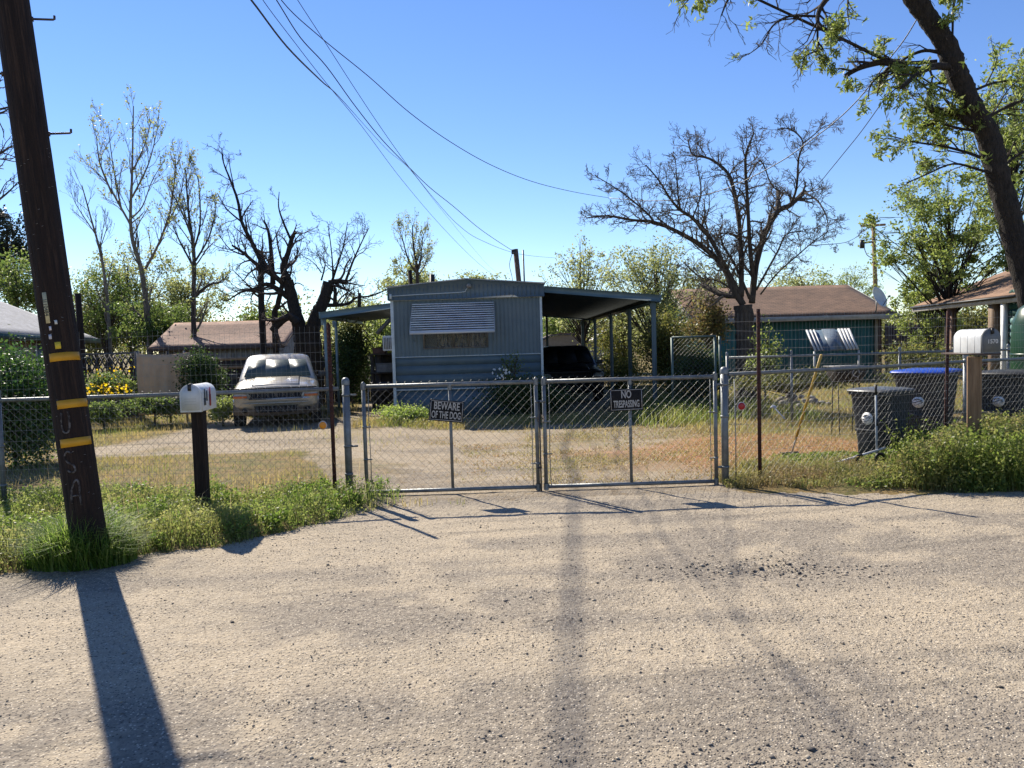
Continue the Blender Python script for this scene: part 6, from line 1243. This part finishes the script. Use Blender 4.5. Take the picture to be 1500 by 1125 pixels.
def clumps(name,label,n,xr,yr,test,R,Hh,per,ls,m_):
    x=rng.uniform(*xr,n); y=rng.uniform(*yr,n); k=test(x,y); x,y=x[k],y[k]; z,_,_=surf(x,y); mb=MB()
    for X,Y,Z in zip(x,y,z):
        s=rng.uniform(.5,1.25); h=Hh*s*(float(sst(2.8,5,X))*.6+.4 if X>0 else 1); r_=R*s; ns=int(7*s)+3
        for _ in range(ns):
            a=rng.uniform(0,2*pi); d=np.array([cos(a),sin(a),0])*r_*rng.uniform(.2,1); p0=np.array([X,Y,Z])+d*.3; t_=np.array([X,Y,Z])+d+[0,0,h*rng.uniform(.6,1)]; mid=(p0+t_)/2+[0,0,h*.12]
            mb.tube([p0,mid,t_],[.004,.003,.0015],3,caps=False); C=np.concatenate([p0+(t_-p0)*rng.uniform(.15,1.02,(per,1))+rng.normal(0,.022,(per,3))]); C[:,2]+=h*.06; leafquads(mb,C,ls,.45,flat=.8)
    return tag(mb.build(name,m_),label,'weeds',kind='stuff')
clumps('leafy_weeds','broad-leaved weed clumps standing in the left verge grass',420,(-7.5,-1.2),(4.5,8.4),lambda x,y:(y>road_edge(x)+.12)&(x<-1.45)&(rng.random(len(x))<sst(.35,.6,fbm(x,y,1.3,3))+.15),.12,.15,11,.038,leafmat('broad weed leaves',[(.06,.11,.015),(.11,.17,.025),(.16,.21,.045)],trans=.5))
clumps('leafy_weeds','tall leafy weeds in front of the bins and the numbered mailbox',420,(3.3,9.5),(7.4,9.5),lambda x,y:(y>road_edge(x)+.12)&(y<9.1)&(x/y>.485)&(rng.random(len(x))<sst(.46,.56,x/y)+.1),.20,.50,17,.045,leafmat('tall weed leaves',[(.08,.12,.02),(.14,.18,.035),(.22,.23,.07)],trans=.5))
pb=gat(133,820)
def tuft(x,y): return (np.hypot((x-pb[0]+.05)/.42,(y-pb[1]+.05)/.26)<1)&(rng.random(len(x))<.9)
field('grass_tuft','thick tuft of long grass round the foot of the utility pole',5200,(pb[0]-.5,pb[0]+.4),(pb[1]-.35,pb[1]+.25),tuft,lambda x,y:.40*np.exp(-((x-pb[0]+.05)/.38)**2),.009,leafmat('long dark grass',[(.05,.10,.015),(.09,.16,.02),(.15,.21,.04),(.22,.26,.08)],trans=.45),'grass',bend=1.2)
def rt(x,y):
    e=road_edge(x)+.10*(fbm(x,y,3)-.5)*2+.15*sst(5,2.5,x); d=y-e; return (d>0)&(y<9.6+.5*fbm(x,y,1.3))&(x>3.4+.5*(fbm(x,y,3)-.5))&(rng.random(len(x))<np.clip(.25+.75*sst(3.2,4.6,x),0,1)*sst(0,.12,d))&~((x<2.7)&(y>8.6))
field('verge_weeds','weeds growing from dry stubble to a green thicket along the right road edge',70000,(2.2,9.5),(7.0,10.0),rt,lambda x,y:(.05+.80*sst(.45,.58,x/y)*fbm(x,y,1.9,4)**1.2)*sst(-.12,.3,y-road_edge(x)),.007,G3,'weeds',bend=.9,leafy=(.6,.032,6))
def rt2(x,y):
    e=road_edge(x)+.10*(fbm(x,y,3)-.5)*2+.15; d=y-e; return (d>0)&(y<9.3)&(x>2.25)&(x<4.6)&(rng.random(len(x))<sst(0,.15,d)*sst(4.6,3.6,x)*(.35+.65*sst(.35,.55,fbm(x,y,2.2,4))))&~((x<2.7)&(y>8.6))
field('dry_weeds','dry brown stubble and low weeds right of the gate posts',26000,(2.2,4.7),(7.0,9.4),rt2,lambda x,y:(.04+.13*fbm(x,y,2.5,4))*sst(-.1,.3,y-road_edge(x)),.006,leafmat('dry stubble',[(.22,.15,.07),(.30,.22,.11),(.15,.10,.045),(.16,.17,.05)],trans=.4,patch=[(.13,.16,.03),(.20,.21,.06),(.26,.19,.08)],pscale=1.6),'weeds',bend=1.1,leafy=(.3,.022,3))
def yl(x,y): z,d,o=surf(x,y); n=fbm(x,y,.5,5); return (x<0)&(y>7.6)&(~d|(rng.random(len(x))<.10*sst(.5,.65,n)))&(rng.random(len(x))<sst(.30,.5,n)+.15)&(np.abs(x)<y*.72+1)
field('yard_grass','short dry and green grass across the left yard',60000,(-15,-.5),(7.6,24),yl,lambda x,y:.05+.09*fbm(x,y,.9,4)+.05*sst(12,17,y),.007,G2,'grass')
def yr_(x,y): z,d,o=surf(x,y); n=fbm(x,y,.5,5); return (x>0)&(y>8.5)&(~d|(rng.random(len(x))<.12))&(rng.random(len(x))<(sst(.30,.5,n)+.15)*(1-.85*o))&(np.abs(x)<y*.72+1)
field('yard_grass','patchy grass across the right yard behind the bins',60000,(.2,17),(8.6,28),yr_,lambda x,y:.05+.09*fbm(x,y,.9,4)+.07*sst(11,15,y),.007,leafmat('yard grass right',[(.17,.19,.05),(.22,.22,.07),(.14,.18,.04)],trans=.45,patch=STRAW,pscale=.6),'grass')
def fw(x,y): return (rng.random(len(x))<sst(.35,.55,fbm(x,y,1.6,4)))&(np.abs(y-(17.3+.3*np.sin(x*1.3)))<.9)
field('weed_strip','low weeds along the foot of the mobile home',9000,(-3.6,4.2),(16.2,18.8),fw,lambda x,y:.10+.16*fbm(x,y,1.2,4),.010,G2,'weeds',leafy=(.3,.04,3))
def cr_(x,y): return (rng.random(len(x))<sst(.4,.6,fbm(x,y,1.1,4)))
field('weed_strip','tall sunlit weeds beyond the carport corner',9000,(2.6,6.2),(15.2,21),cr_,lambda x,y:.22+.25*fbm(x,y,1.2,4),.012,G1,'weeds',leafy=(.3,.04,3))

def dc(x,y): z,d,o=surf(x,y); n=fbm(x,y,.9,5); return (rng.random(len(x))<sst(.42,.60,n+.12*sst(-1,1.5,x)-.05)*.9)&(np.abs(x)<y*.72+1)
field('dry_groundcover','low dry orange and straw groundcover over the driveway and right yard',52000,(-1.6,7.5),(8.5,16.5),dc,lambda x,y:.018+.035*fbm(x,y,1.4,4),.009,leafmat('russet groundcover',[(.28,.14,.07),(.33,.22,.10),(.20,.17,.06),(.36,.27,.10)],trans=.35,patch=[(.30,.25,.09),(.20,.20,.06),(.34,.24,.10)],pscale=.8),'groundcover',bend=1.6,leafy=(.3,.022,2))
def st_(x,y): return (((x<-1.3)&(y>road_edge(x)+.1)&(y<9))|((x>2.4)&(y>road_edge(x)+.1)&(y<9.3)))&(rng.random(len(x))<sst(.4,.65,fbm(x,y,1.5,4))+.1)
field('dead_stalks','scattered pale dead grass stalks standing in both road verges',2600,(-8,9),(3,9.3),st_,lambda x,y:.32+.2*fbm(x,y,2,3),.0045,leafmat('dead stalks',[(.40,.31,.16),(.30,.22,.11),(.48,.40,.24)],trans=.3),'grass stalks',bend=.7)
def rg(x,y): return (y<road_edge(x)+.15)&(rng.random(len(x))<sst(.25,-.1,road_edge(x)-y)*.5)
field('edge_litter','dead stalks and grass litter along the edge of the dirt road',9000,(-7,7),(3,8.2),rg,lambda x,y:.015+.03*fbm(x,y,3,3),.005,leafmat('litter',[(.22,.16,.09),(.34,.26,.15),(.14,.10,.06)],trans=.2),'litter',bend=2.2)
